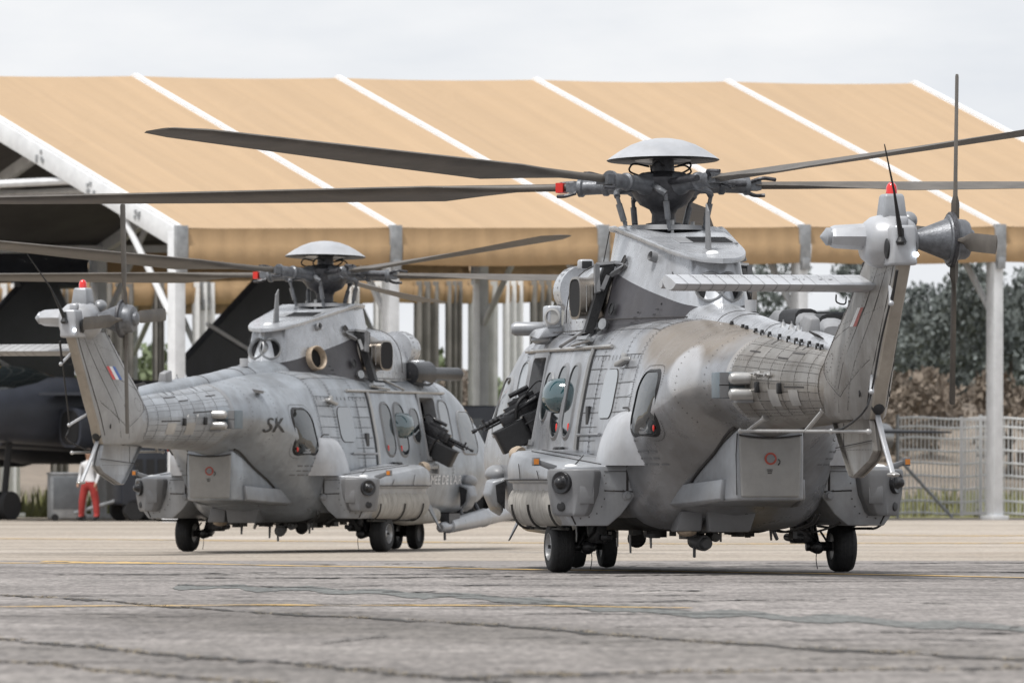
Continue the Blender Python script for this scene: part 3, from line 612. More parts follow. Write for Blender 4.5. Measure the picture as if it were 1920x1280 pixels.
TAIL = [((abs(math.sin(math.pi * i / NS)) ** (2 / 1.4 if i < NS / 2 else 2 / 2.3)), (.45 - .45 * abs(math.cos(math.pi * i / NS)) ** (2 / 1.4)) if i <= NS / 2 else .45 + .55 * abs(math.cos(math.pi * i / NS)) ** (2 / 2.3)) for i in range(NS + 1)]
ELL = [(math.sin(math.pi * i / NS), .5 - .5 * math.cos(math.pi * i / NS)) for i in range(NS + 1)]
KEY = sorted([(8.05, 1.10, 1.30, .10, 1), (7.8, .88, 1.5, .42, 1), (7.2, .65, 1.75, .74, .9), (6.6, .53, 1.98, .93, .7), (6.0, .46, 2.25, 1.02, .4), (5.4, .43, 2.45, 1.06, .15), (4.8, .42, 2.57, 1.09, 0),
              (3.5, .42, 2.625, 1.1, 0), (0, .42, 2.625, 1.1, 0), (-1.0, .43, 2.615, 1.1, 0), (-1.5, .55, 2.6, 1.095, .0), (-2.0, .78, 2.57, 1.06, .0), (-2.5, 1.06, 2.53, .97, .0), (-3.0, 1.36, 2.48, .83, .15), (-3.5, 1.44, 2.43, .67, .6), (-4.0, 1.465, 2.39, .535, 1),
              (-5.0, 1.48, 2.31, .41, 1), (-6.2, 1.51, 2.22, .29, 1), (-7.0, 1.53, 2.05, .2, 1), (-7.4, 1.56, 1.9, .15, 1)])
FZB, FZT, FW, FE = (pchip([k[0] for k in KEY], [k[i] for k in KEY]) for i in range(1, 5))
def sect(x):
    zb, zt, w, e = FZB(x), FZT(x), FW(x), FE(x)
    tb = min(1, max(0, (-.95 - x) / 1.25)); tb = tb * tb * (3 - 2 * tb)
    C = [((1 - tb) * c[0] + tb * d[0], (1 - tb) * c[1] + tb * d[1]) for c, d in zip(CAB, TAIL)]
    return [(w * ((1 - e) * c[0] + e * l[0]), zb + (zt - zb) * ((1 - e) * c[1] + e * l[1])) for c, l in zip(C, ELL)]
_SC = {}
def csect(x):
    k = round(x, 3)
    if k not in _SC: s = sect(k); _SC[k] = (np.array([p[0] for p in s]), np.array([p[1] for p in s]))
    return _SC[k]
def S(x, s, side=1, off=0.0):
    ys, zs = csect(x); i = np.arange(NS + 1) / NS
    def P(xx, ss):
        yy, zz_ = csect(xx); return Vector((xx, float(np.interp(ss, i, yy)), float(np.interp(ss, i, zz_))))
    p = P(x, s); a = P(x + .03, s) - P(x - .03, s); b = P(x, min(1, s + .02)) - P(x, max(0, s - .02)); n = b.cross(a).normalized()
    if n.y < -.05 or (abs(n.y) <= .3 and (n.z < 0) == (s > .5)): n = -n
    p = p + n * off
    if side < 0: p.y = -p.y; n = Vector((n.x, -n.y, n.z))
    return p, n
def sz(x, z):
    ys, zs = csect(x); return float(np.interp(z, zs, np.arange(NS + 1) / NS))
def SZ(x, z, side=1, off=0.0): return S(x, sz(x, z), side, off)
def rrect(cx, cz, w, h, r, n=6, topr=None):
    out = []
    for k, (sx, sy) in enumerate(((1, 1), (-1, 1), (-1, -1), (1, -1))):
        rr = topr if (topr and sy > 0) else r
        for i in range(n):
            a = math.pi / 2 * (k + i / (n - 1)); out.append((cx + sx * (w / 2 - rr) + rr * math.cos(a), cz + sy * (h / 2 - rr) + rr * math.sin(a)))
    return out
def scaled(o, c, f): return [(c[0] + (x - c[0]) * f, c[1] + (z - c[1]) * f) for x, z in o]
def window(root, xc, zc, w, h, r, side, glass='glass', rim=.032, rimmat='grey_mid', topr=None, parent=None, name='window', bulge=0, off0=.008, proud=.02, shear=0):
    _rr = rrect
    def rr_(*a, **k): return [(x - shear * (z - zc), z) for x, z in _rr(*a, **k)]
    o = rr_(xc, zc, w, h, r, topr=topr); c = (xc, zc); mb = MB(); rg = []
    for f in (1, .88, .75, .62, .5, .38, .25, .12, .02):
        rg.append([SZ(x, z, side, off0 + .002 + bulge * math.sqrt(max(0, 1 - f * f)))[0] for x, z in scaled(o, c, f)])
    mb.rings(rg, False, True); wdw = part(name, mb, glass, parent or root, smooth=70)
    if rim:
        fo = (w / 2 + rim) / (w / 2); mb = MB(); oo = rr_(xc, zc, w + 2 * rim, h + 2 * rim, r + rim, topr=(topr + rim) if topr else None)
        om = rr_(xc, zc, w + .5 * rim, h + .5 * rim, r + rim * .5, topr=(topr + rim) if topr else None)
        mb.rings([[SZ(x, z, side, -.003)[0] for x, z in oo], [SZ(x, z, side, proud)[0] for x, z in om], [SZ(x, z, side, proud)[0] for x, z in o], [SZ(x, z, side, -.003)[0] for x, z in o]], False, False)
        part('window_frame', mb, rimmat, wdw, smooth=30)
    return wdw
def ribbon(mb, pts, w, side, off=.0052):
    """pts: list of (x, s) on the hull"""
    P = [S(x, s, side, off) for x, s in pts]; vs = []
    for i, (p, n) in enumerate(P):
        d = (P[min(i + 1, len(P) - 1)][0] - P[max(i - 1, 0)][0]).normalized(); t = d.cross(n).normalized(); vs += [p - t * w / 2, p + t * w / 2]
    mb.add(vs, [(2 * i, 2 * i + 1, 2 * i + 3, 2 * i + 2) for i in range(len(P) - 1)])
def dots(mb, pts, sp, side, r=.008, off=.0048):
    P = [S(x, s, side, off) for x, s in pts]; acc = 0
    for (a, n), (b, _) in zip(P, P[1:]):
        L_ = (b - a).length; k = acc
        while k < L_:
            p = a + (b - a) * (k / L_); u = n.orthogonal().normalized(); v = n.cross(u)
            mb.add([p + u * r, p + v * r, p - u * r, p - v * r, p + n * r * .6], [(0, 1, 4), (1, 2, 4), (2, 3, 4), (3, 0, 4)]); k += sp
        acc = k - L_
def linp(a, b, n): return [(a[0] + (b[0] - a[0]) * i / n, a[1] + (b[1] - a[1]) * i / n) for i in range(n + 1)]
def bez(pts, n=10):
    """catmull-rom through points"""
    P = [Vector(p) for p in pts]; P = [2 * P[0] - P[1]] + P + [2 * P[-1] - P[-2]]; out = []
    for i in range(1, len(P) - 2):
        for k in range(n):
            t = k / n; a, b, c, d = P[i - 1:i + 3]
            out.append(.5 * ((2 * b) + (c - a) * t + (2 * a - 5 * b + 4 * c - d) * t * t + (3 * b - a - 3 * c + d) * t**3))
    return out + [P[-2]]
def bolts_on(mb, pts, n, r=.008):
    n = Vector(n).normalized(); u = n.orthogonal().normalized(); v = n.cross(u)
    for p in pts:
        p = Vector(p) + n * .002; mb.add([p + u * r, p + v * r, p - u * r, p - v * r, p + n * r * .6], [(0, 1, 4), (1, 2, 4), (2, 3, 4), (3, 0, 4)])

def text_on(root, body, size, x0, z0, side, mat, sx=1.0, name='marking'):
    cu = bpy.data.curves.new('txt', 'FONT'); cu.body = body; cu.size = size; cu.resolution_u = 4
    tmp = bpy.data.objects.new('tmp', cu); COL.objects.link(tmp); dg = bpy.context.evaluated_depsgraph_get(); dg.update()
    me = bpy.data.meshes.new_from_object(tmp.evaluated_get(dg)); bpy.data.objects.remove(tmp)
    bm = bmesh.new(); bm.from_mesh(me); bmesh.ops.triangulate(bm, faces=bm.faces)
    bmesh.ops.subdivide_edges(bm, edges=[e for e in bm.edges if e.calc_length() > .06], cuts=2, use_grid_fill=True); bm.to_mesh(me); bm.free()
    for v in me.vertices:
        u, w = v.co.x * sx, v.co.y; x = x0 - u * side; p, n = SZ(x, z0 + w, side, .012); v.co = p
    me.materials.clear(); me.materials.append(MATS[mat]); return obj(name, me, root, kind='stuff')

def make_helicopter(name, loc, rz, label, rotor_phase, clean, probe):
    root = empty(name, loc, rz); tag(root, label, 'helicopter', 'grey transport helicopters on the apron')
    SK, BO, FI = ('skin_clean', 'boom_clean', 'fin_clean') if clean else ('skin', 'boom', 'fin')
    # ---- fuselage shell with door openings
    xs = sorted(set([round(x, 3) for x in list(np.arange(-3.8, 8.06, .1)) + [3.2, 3.9, 8.05, 7.95, -3.8]]))
    D0, D1, DZ0, DZ1 = 3.2, 3.9, 1.36, 2.28
    mb = MB(); idx = {}
    for i, x in enumerate(xs):
        ys, zs = csect(x)
        for j in range(NS + 1): idx[(i, j)] = len(mb.v); mb.v.append((x, float(ys[j]), float(zs[j])))
        for j in range(1, NS): idx[(i, 2 * NS - j)] = len(mb.v); mb.v.append((x, -float(ys[j]), float(zs[j])))
    n2 = 2 * NS
    for i in range(len(xs) - 1):
        for j in range(n2):
            k = (j + 1) % n2; f = (idx[(i, j)], idx[(i, k)], idx[(i + 1, k)], idx[(i + 1, j)])
            cx = (xs[i] + xs[i + 1]) / 2; zc = sum(mb.v[q][2] for q in f) / 4; yc = abs(sum(mb.v[q][1] for q in f) / 4)
            if D0 < cx < D1 and DZ0 < zc < DZ1 and yc > .5: continue
            mb.f.append(f); mb.m.append(1 if (min(j, n2 - 1 - j) < 10 and -1.0 < cx < 5.5) else 0)  # lower hull painted dark: underside shade put into the colour, plus grime
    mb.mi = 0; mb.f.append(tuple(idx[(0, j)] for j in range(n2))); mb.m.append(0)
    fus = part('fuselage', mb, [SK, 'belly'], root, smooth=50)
    # interior box behind the openings
    mb = MB(); mb.box(((D0 + D1) / 2, 0, 1.8), (1.2, 1.5, 1.1)); part('cabin_interior', mb, 'quilt', fus)
    for sd in (1, -1):
        # door frame
        mb = MB(); o = rrect((D0 + D1) / 2, (DZ0 + DZ1) / 2, D1 - D0 + .06, DZ1 - DZ0 + .08, .05); i_ = rrect((D0 + D1) / 2, (DZ0 + DZ1) / 2, D1 - D0 - .05, DZ1 - DZ0 - .05, .05)
        mb.rings([[SZ(x, z, sd, .002)[0] for x, z in o], [SZ(x, z, sd, .02)[0] for x, z in scaled(o, ((D0 + D1) / 2, 1.8), .985)], [SZ(x, z, sd, .02)[0] for x, z in i_], [SZ(x, z, sd, -.16)[0] for x, z in i_]], False, False)
        part('door_frame', mb, 'grey_mid', root, smooth=30)
        # windows along the cabin
        window(root, -1.96, 1.73, .66, .62, .15, sd, rim=.04, rimmat='black', topr=.17, shear=.3)
        mb = MB(); mb.sphere(SZ(-2.14, 1.49, sd, .012)[0], (.035, .012, .045), 8, 6); part('pull_tab', mb, 'red', root)
        window(root, -.17, 1.84, .62, .5, .14, sd, 'glass_milk', rim=.014, rimmat='line', proud=.006)
        window(root, 1.62, 1.78, .42, .74, .16, sd, rim=.045, rimmat='pod')
        window(root, 2.2, 1.78, .42, .74, .16, sd, rim=.045, rimmat='pod')
        window(root, 2.86, 1.84, .34, .5, .14, sd, rim=.02, rimmat='grey_mid')
        window(root, 4.25, 1.90, .44, .62, .15, sd, 'glass_milk', rim=.035, rimmat='grey_mid')
        window(root, 2.25, 1.84, .56, .37, .17, sd, 'glass_teal', rim=0, bulge=.16, name='bubble_window', off0=.012)
        for wx in (1.48, 2.06):
            mb = MB(); mb.sphere(SZ(wx, 1.50, sd, .012)[0], (.03, .012, .05), 8, 6); part('pull_tab', mb, 'red', root)
        window(root, 5.3, 1.75, .9, .62, .15, sd, rim=.03, name='cockpit_window')
        # sliding-door rails and the aft edge of the door
        mb = MB(); mb.tube([SZ(x, 2.33, sd, .02)[0] for x in np.linspace(.15, 4.5, 20)], .022, 6); part('door_rail', mb, 'bare', root)
        mb = MB(); mb.tube([SZ(x, 1.42, sd, .018)[0] for x in np.linspace(-.1, .95, 8)], .018, 6); part('door_rail', mb, 'grey_mid', root)
        mb = MB(); mb.tube([SZ(1.02, z, sd, .012)[0] for z in np.linspace(1.08, 2.32, 16)], .026, 6); part('door_edge', mb, 'bare', root)
        mb = MB(); ribbon(mb, [(.955, sz(.955, z)) for z in np.linspace(1.08, 2.32, 16)], .05, sd, .004); part('door_gap', mb, 'black', root)
        mb = MB(); p, n = SZ(1.75, 1.27, sd, .03); mb.box(p, (.34, .05, .06)); mb.box(p + n * .03, (.14, .05, .04)); part('door_handle', mb, 'black', root, bevel=.012)
        mb = MB(); p, n = SZ(.62, 1.62, sd, .004); mb.box(p, (.14, .03, .2)); part('latch_recess', mb, 'black', root, bevel=.01)
        mb = MB(); p, n = SZ(-.75, 2.15, sd, .05); mb.box(p, (.22, .1, .05), (0, .3, .3 * sd)); mb.box(p - n * .03 + Vector((.06, 0, .05)), (.07, .05, .1)); part('step_grip', mb, 'bare', root, bevel=.015)
        # skin joints and rivets
        ln, rv = MB(), MB()
        for x in (-1.32, -.62, .42, 3.5, 4.35):
            pts = [(x, s) for s in np.linspace(sz(x, 1.1), .995, 26)]
            ribbon(ln, pts, .007, sd); dots(rv, [(x + .035, s) for _, s in pts], .05, sd); dots(rv, [(x - .035, s) for _, s in pts], .05, sd)
        for x in (-2.75, -3.3):
            pts = [(x, s) for s in np.linspace(.3, .99, 26)]; dots(rv, pts, .07, sd)
        for z in (1.22, 1.36, 1.5, 1.65, 1.8, 1.95, 2.1, 2.24): ribbon(ln, [(x, sz(x, z)) for x in np.linspace(-1.3, -.46, 5)], .006, sd); ribbon(ln, [(x, sz(x, z)) for x in np.linspace(.15, .9, 5)], .006, sd)
        for s in (.80, .84, .88, .93, .97): ribbon(ln, linp((-1.3, s), (4.6, s), 20), .006, sd); dots(rv, linp((-1.3, s + .012), (4.4, s + .012), 20), .06, sd)
        for x in (.95, 1.5, 2.0, 2.6, 3.1): ribbon(ln, [(x, s) for s in np.linspace(.78, .99, 8)], .006, sd)
        for x in np.arange(-1.2, .9, .17): ribbon(ln, [(x, sz(x, 2.24)), (x, sz(x, 2.19))], .016, sd)
        wo = [(x - .3 * (z - 1.73), z) for x, z in rrect(-1.96, 1.73, .80, .76, .2)]; dots(rv, [(x, sz(x, z)) for x, z in wo + wo[:1]], .03, sd)
        # lapped skin panels
        def panel(x0, x1, s0, s1, off, mat, par):
            mb = MB(); g = 4; xs_ = np.linspace(x0 - .006, x1 + .006, g); ss_ = np.linspace(s0 + .0025, s1 - .0025, g); top = [[S(x, s, sd, off)[0] for s in ss_] for x in xs_]
            n_ = g * g; vs = [p for r_ in top for p in r_]; mb.add(vs, [(a * g + b, (a + 1) * g + b, (a + 1) * g + b + 1, a * g + b + 1) for a in range(g - 1) for b in range(g - 1)])
            edge = [(0, k) for k in range(g)] + [(k, g - 1) for k in range(1, g)] + [(g - 1, k) for k in range(g - 2, -1, -1)] + [(k, 0) for k in range(g - 2, 0, -1)]
            lo_ = [S(xs_[a], ss_[b], sd, off - .008)[0] for a, b in edge]; base_ = len(mb.v); mb.v += [tuple(p) for p in lo_]
            for k in range(len(edge)):
                k2 = (k + 1) % len(edge); a, b = edge[k]; c, d = edge[k2]; mb.f.append((a * g + b, c * g + d, base_ + k2, base_ + k)); mb.m.append(0)
            part('skin_panel', mb, mat, par, smooth=50)
        pm, bm_ = ('panel_clean', 'panel_clean') if clean else ('panel', 'boom_panel')
        xb_ = [-1.30, -.62, .42, .95, 1.5, 2.0, 2.6, 3.5, 4.35]
        for a, b in zip(xb_, xb_[1:]):
            for c, d in zip((.80, .84, .88, .93), (.84, .88, .93, .97)): panel(b, a, c, d, .0042, pm, fus)
        zr = (1.22, 1.36, 1.5, 1.65, 1.8, 1.95, 2.1, 2.24)
        for c, d in zip(zr, zr[1:]): panel(-.66, -1.28, sz(-.95, c), sz(-.95, d), .0042, pm, fus); panel(.88, .45, sz(.6, c), sz(.6, d), .0042, pm, fus)
        xb_ = [-3.82, -4.15, -4.5, -4.85, -5.2, -5.6, -6.0, -6.3]; sb_ = (.24, .30, .37, .44, .52, .60, .68, .78, .86)
        for a, b in zip(xb_, xb_[1:]):
            for c, d in zip(sb_, sb_[1:]): panel(a, b, c, d, .0155, bm_, fus)
        # stencil blocks under the aft window
        r = random.Random(3); sten = MB()
        for row, z in enumerate((1.24, 1.17, 1.11)):
            x = -1.42 - .1 * row
            for k in range(5 - row):
                w = r.uniform(.05, .1); ribbon(sten, [(x, sz(x, z)), (x - w, sz(x - w, z))], .022, sd); x -= w + .03
        part('stencil_marking', sten, 'pod', fus, smooth=0, kind='stuff'); part('skin_joint', ln, 'line', fus, smooth=0, kind='stuff'); part('rivets', rv, 'rivet', fus, smooth=0, kind='stuff')
        # whip aerial on the roof
        a = S(-.55, .93, sd)[0]; mb = MB(); mb.lathe(a, (0, 0, 1), [(-.01, .05), (.03, .03), (.05, .012)], 10); mb.tube([a, a + Vector((.15, sd * .13, .48))], [.012, .006], 6)
        if sd > 0: part('whip_aerial', mb, 'black', root)
        for x in (2.3, 3.2):
            mb = MB(); p, n = S(x, .82, sd); mb.lathe(p, n, [(0, .035), (.03, .03), (.05, .012)], 8); part('roof_stud', mb, 'tanring', root)
    # windscreen
    mb = MB(); g = []
    for x in np.linspace(6.75, 5.65, 7): g.append([S(x, s, 1, .006)[0] for s in np.linspace(.7, .985, 8)])
    mb.rings(g, False, False, False); part('windscreen', mb, 'glass', root, smooth=60); part('windscreen', mb.mirror(), 'glass', root, smooth=60)
    # boarding-roof pods
    mb = MB(); mb.lathe((4.15, .62, 2.58), (.15, 1, 0), [(0, .06), (.02, .075), (.46, .075), (.50, .05), (.51, .01)], 16); part('roof_pod', mb, 'sponson', root)
    mb = MB(); mb.box((3.75, .86, 2.46), (.38, .1, .09), (.5, 0, .35)); part('roof_scoop', mb, 'sponson', root, bevel=.03, bseg=3)
    if clean:
        mb = MB(); mb.lathe((3.3, -.75, 2.62), (1, -.25, 0), [(0, .08), (.03, .17), (.5, .19), (.6, .12), (.65, .10), (1.35, .10), (1.4, .04)], 18); mb.box((3.7, -.7, 2.62), (.3, .35, .12)); part('rescue_hoist', mb, 'black_sheen', root)
    # ---- rear fairing under the tail
    mb = MB(); sec_ = []
    for x, hw, zb, zt in [(-.9, .66, .45, .66), (-1.4, .62, .66, .88), (-2.0, .52, .70, 1.08), (-2.6, .415, .73, 1.30), (-3.08, .345, .745, 1.47)]:
        sec_.append([(x, -hw, zb), (x, hw, zb), (x, hw * 1.0, zt), (x, -hw * 1.0, zt)])
    mb.rings(sec_); fa = part('rear_fairing', mb, 'sponson' if not clean else SK, root, bevel=.035, bseg=3)
    for sd in (1, -1):
        mb = MB(); mb.tube([(x, sd * (hw + .012), max(.80, float(np.interp(hw, csect(x)[0][:16], csect(x)[1][:16])) - .004)) for x, hw in ((x, float(np.interp(x, (-3.08, -2.6, -2.0, -1.4), (.345, .415, .52, .62)))) for x in np.linspace(-1.3, -3.06, 14))], .016, 5); part('fairing_seal', mb, 'line', fa)
    mb = MB(); hz = [(.315, .765), (.325, 1.395), (.0, 1.372), (-.325, 1.395), (-.315, .765)]
    q = [(.30, .78), (.322, 1.30), (.318, 1.40), (.2, 1.378), (0, 1.366), (-.2, 1.378), (-.318, 1.40), (-.322, 1.30), (-.30, .78)]
    mb.rings([[(-3.07 + .02 * (z - .78), y, z) for y, z in q], [(-3.11 + .02 * (z - .78), y, z) for y, z in q]]); ht = part('rear_hatch', mb, 'hatch', root, bevel=.03, bseg=3)
    mb = MB(); mb.tube([(-3.10, y, 1.405 - .03 * math.cos(y * 4.6)) for y in np.linspace(-.325, .325, 12)], .007, 5); mb.tube([(-3.085, .345, .80), (-3.085, .352, 1.2), (-3.085, .34, 1.42)], .006, 5); part('hatch_seal', mb, 'line', ht)
    mb = MB(); mb.lathe((-3.098, .0, 1.165), (-1, 0, 0), [(0, .062), (.012, .062), (.014, .045), (.006, .044)], 22); hd = part('hatch_handle', mb, 'redpaint', ht)
    mb = MB(); mb.lathe((-3.103, .0, 1.165), (-1, 0, 0), [(0, .044), (.004, .043)], 18); mb.box((-3.112, 0, 1.165), (.012, .085, .022)); part('handle_cup', mb, 'grey_mid', hd)
    mb = MB(); mb.tube([(-3.115, -.075 - .02 * math.sin(a * 3), 1.13 + .06 * a - .03) for a in np.linspace(0, 1, 6)], .006, 5); [mb.box((-3.112, .01, 1.055 - .018 * k), (.003, .06 - .01 * k, .008)) for k in range(3)]; part('hatch_marking', mb, 'line', ht)
    for sd in (1, -1):
        mb = MB(); mb.rings([[(x, sd * y, z) for x, y, z in sc] for sc in [[(-1.35, .60, .66), (-1.35, .70, .70), (-1.42, .66, .88), (-1.42, .5, .88)], [(-2.0, .55, .68), (-2.0, .62, .72), (-2.03, .585, .92), (-2.03, .48, .92)], [(-2.75, .40, .735), (-2.75, .445, .76), (-2.78, .43, .96), (-2.78, .35, .96)]]]); part('side_panel', mb, 'sponson', fa, bevel=.012)
        mb = MB(); mb.rings([[(x, sd * y, z) for x, y, z in sc] for sc in [[(-.95, .72, .66), (-.95, .93, .75), (-.95, .93, .9), (-.95, .72, .92)], [(-1.4, .66, .665), (-1.4, .8, .72), (-1.42, .78, .86), (-1.42, .62, .88)]]]); part('belly_blister', mb, 'pod', root, bevel=.045, bseg=3)
        mb = MB(); mb.rings([[(-.95, sd * y, z) for y, z in ((.82, .92), (.82, 1.16), (1.12, 1.16), (1.12, .95))], [(-1.45, sd * y, z) for y, z in ((.76, .96), (.76, 1.1), (.98, 1.1), (.98, .92))]]); part('sponson_fillet', mb, 'sponson', root, bevel=.03, bseg=3)
    # belly gear
    mb = MB(); mb.rings([[(-1.55, y, z) for y, z in ((.62, .43), (.56, .64), (.33, .64), (.35, .43))], [(-1.2, y, z) for y, z in ((.60, .42), (.56, .62), (.33, .62), (.35, .42))]]); part('belly_box', mb, 'pod', root, bevel=.02)
    mb = MB(); mb.sphere((-1.4, .47, .425), (.14, .1, .05)); part('belly_dome', mb, 'tanring', root)
    mb = MB(); mb.rings([[(-1.62, y, z) for y, z in ((.28, .42), (.31, .65), (-.22, .65), (-.14, .42))], [(-1.2, y, z) for y, z in ((.28, .42), (.31, .63), (-.2, .63), (-.14, .42))]]); part('belly_box', mb, 'pod', root, bevel=.02)
    mb = MB(); mb.box((.2, .05, .4), (.34, .2, .12)); mb.cyl((.05, .06, .33), (-.18, .0, .30), .085); mb.cyl((-.18, 0, .30), (-.24, -.02, .295), .06); mb.box((-.05, .08, .22), (.03, .03, .14)); mb.cyl((.1, -.12, .38), (-.1, -.14, .36), .05); part('cargo_camera', mb, 'grey_mid', root, bevel=.01)
    mb = MB(); mb.lathe((1.6, .32, .34), (-1, .1, -.1), [(-.08, .03), (-.06, .09), (0, .1), (.004, .085), (-.01, .08)], 18); mb.box((1.65, .32, .44), (.06, .04, .1)); part('landing_lamp', mb, 'black_sheen', root)
    for x, y, h in ((.9, .55, .26), (-.2, .58, .2), (.4, -.3, .14), (-.6, -.6, .12), (2.2, .4, .2)):
        mb = MB(); mb.rings([[(x + .05, y - .006, .45), (x + .05, y + .006, .45), (x - .05, y + .006, .45), (x - .05, y - .006, .45)], [(x - .0, y - .005, .45 - h), (x - .0, y + .005, .45 - h), (x - .05, y + .005, .45 - h), (x - .05, y - .005, .45 - h)]]); part('blade_aerial', mb, 'grey_mid', root)
    mb = MB(); r = random.Random(5)
    for k in range(26): mb.box((r.uniform(-.9, 2.4), r.uniform(-.85, .85), r.uniform(.38, .43)), (r.uniform(.04, .2), r.uniform(.03, .1), r.uniform(.03, .09)))
    for k in range(7):
        y = r.uniform(-.9, .2); mb.tube(bez([(-.6, y, .45), (-.9, y - .1, .42), (-1.1, y - .3, .5), (-1.2, y - .35, .6)], 5), .012, 5)
    part('belly_fittings', mb, 'belly', root, kind='stuff')
    # ---- tail boom
    mb = MB(); xs2 = np.linspace(-3.72, -6.6, 20); rg = []
    for x in xs2:
        ys, zs = csect(x); k = 1 + .014
        zc = (zs[0] + zs[-1]) / 2
        rg.append([(x, y * k + .004, zc + (z - zc) * k) for y, z in zip(ys, zs)] + [(x, -y * k - .004, zc + (z - zc) * k) for y, z in list(zip(ys, zs))[NS - 1:0:-1]])
    mb.rings(rg); bo = part('tail_boom', mb, BO, root, smooth=50)
    ln, rv = MB(), MB()
    for sd in (1, -1):
        for s in ((.24, .30, .37, .44, .52, .60, .68, .78, .86) if not clean else (.37, .78)): ribbon(ln, linp((-3.8, s), (-6.3, s), 14), .0028, sd, .0172)
        for x in (-3.8, -4.15, -4.5, -4.85, -5.2, -5.6, -6.0, -6.3): dots(rv, [(x, s) for s in np.linspace(.2, .95, 22)], .035, sd, .007, .017); dots(rv, [(x - .04, s) for s in np.linspace(.2, .95, 22)], .07, sd, .007, .017)
        for s in (.27, .5, .65, .8): dots(rv, linp((-3.8, s), (-6.3, s), 14), .05, sd, .007, .017)
        for a, b, s in ((-4.0, -4.3, .72), (-4.9, -5.2, .70), (-5.2, -5.6, .76), (-4.3, -4.9, .56), (-5.3, -5.9, .48)): ribbon(ln, linp((a, s), (b, s), 5), .018, sd, .018)
        for a in (-4.35, -5.15, -5.38): ribbon(ln, [(a, s) for s in np.linspace(.80, .88, 4)], .03, sd, .018)
    part('skin_joint', ln, 'line', bo, smooth=0, kind='stuff'); part('rivets', rv, 'rivet', bo, smooth=0, kind='stuff')
    for sd in (1, -1):
        for x in (-4.82, -5.42):
            mb = MB(); g = []
            for a in np.linspace(0, 1, 5): g.append([S(x - .28 * a, s, sd, .02)[0] for s in np.linspace(.33, .46, 6)])
            mb.rings(g, False, False, False); part('access_panel', mb, 'bare', bo)
        for x in (-4.55, -5.2):
            mb = MB(); p, n = S(x, .47, sd, .03); mb.box(p, (.06, .05, .11)); part('boom_clip', mb, 'black', bo, bevel=.01)
        mb = MB(); mb.tube([S(x, .56, sd, .035)[0] for x in (-4.35, -4.6, -4.95)], .011, 6)
        for x in (-4.55, -4.85): p, n = S(x, .56, sd, .02); mb.lathe(p, n, [(0, .035), (.03, .022), (.05, .022)], 8)
        if sd > 0: part('boom_probe', mb, 'bare', bo)
        # flare dispensers
        mb = MB(); mb.box((-4.0, sd * .61, 1.89), (.34, .34, .26)); dp = part('flare_dispenser', mb, 'dispenser', root, bevel=.01)
        mb = MB(); mb.box((-4.18, sd * .73, 1.955), (.012, .09, .12)); mb.box((-4.18, sd * .73, 1.825), (.012, .09, .12)); part('dispenser_face', mb, 'pod', dp)
        mb = MB(); mb.box((-4.175, sd * .61, 1.89), (.008, .34, .012)); part('dispenser_seam', mb, 'line', dp)
        for z in (1.955, 1.80):
            mb = MB(); mb.lathe((-4.28, sd * .40, z), (0, sd, 0), [(0, .045), (.01, .062), (.25, .064), (.29, .052), (.31, .02)], 14); part('dispenser_tube', mb, 'bare', dp)
        mb = MB(); mb.box((-4.15, sd * .50, 1.73), (.3, .25, .03), (0, 0, 0)); part('dispenser_bracket', mb, 'grey_mid', dp)
        if not clean or True:
            mb = MB(); p, n = S(-3.0, .72, sd); mb.rings([[p + Vector((.14, 0, 0)), p + Vector((-.14, 0, .05)), p + Vector((-.10, sd * .02, .0))], [p + Vector((.02, sd * .12, -.01)), p + Vector((-.03, sd * .14, .02)), p + Vector((-.02, sd * .12, -.02))]])
            if clean: part('boom_fin', mb, 'grey_mid', root)
    # rail aerial below the boom
    mb = MB(); a, b_ = Vector((-3.75, .46, 1.44)), Vector((-7.95, .2, 1.41)); mb.cyl(a, b_, .017, n=8)
    for x, y, z, f in ((-4.35, .36, 1.56, .06), (-6.2, .22, 1.62, .52)):
        p = a.lerp(b_, f); mb.cyl(p, (x, y, z), .022, n=8); mb.lathe((x, y, z), (Vector((x, y, z)) - p), [(-.02, .022), (.0, .036), (.03, .036)], 8)
    for f in (0, .72, 1): p = a.lerp(b_, f); mb.sphere(p, .03, 8, 6)
    part('rail_aerial', mb, 'bare', root)
    mb = MB(); mb.tube(bez([a.lerp(b_, .74) + Vector((0, 0, .01)), (-7.3, .26, 1.46), (-8.0, .26, 1.6), (-8.05, .2, 1.78), (-8.3, .16, 2.3), (-8.62, .1, 2.85)], 8), .011, 6); mb.cyl((-8.52, .12, 2.62), (-8.66, .10, 2.93), .016, n=6); part('aerial_wire', mb, 'black', root)
    for p0, p1 in (((-7.55, .06, 1.98), (-8.06, .2, 1.79)), ((-8.25, .06, 2.8), (-8.55, .13, 2.62))):
        mb = MB(); mb.cyl(p0, p1, .022, n=8); mb.sphere(p1, .028, 8, 6); part('aerial_arm', mb, 'pale', root)
    # ---- spine cover
    mb = MB(); rg = []; fz = pchip([-6.3, -5.9, -3, -.9, -.2], [2.26, 2.33, 2.56, 2.77, 2.83]); fw = pchip([-6.3, -5.9, -3, -.9, -.2], [.12, .15, .22, .34, .36])
    for x in np.linspace(-.25, -6.2, 30):
        zt, w = fz(x), fw(x); zb = FZT(x) - .10
        rg.append([(x, w * math.cos(a) if abs(math.cos(a)) < .999 else w * math.cos(a), zb + (zt - zb) * math.sin(a) ** .85) for a in np.linspace(0, math.pi, 17)])
    mb.rings(rg, True, True, False); sp = part('spine_cover', mb, 'cowl' if not clean else SK, root, smooth=50)
    ln, rv, la = MB(), MB(), MB()
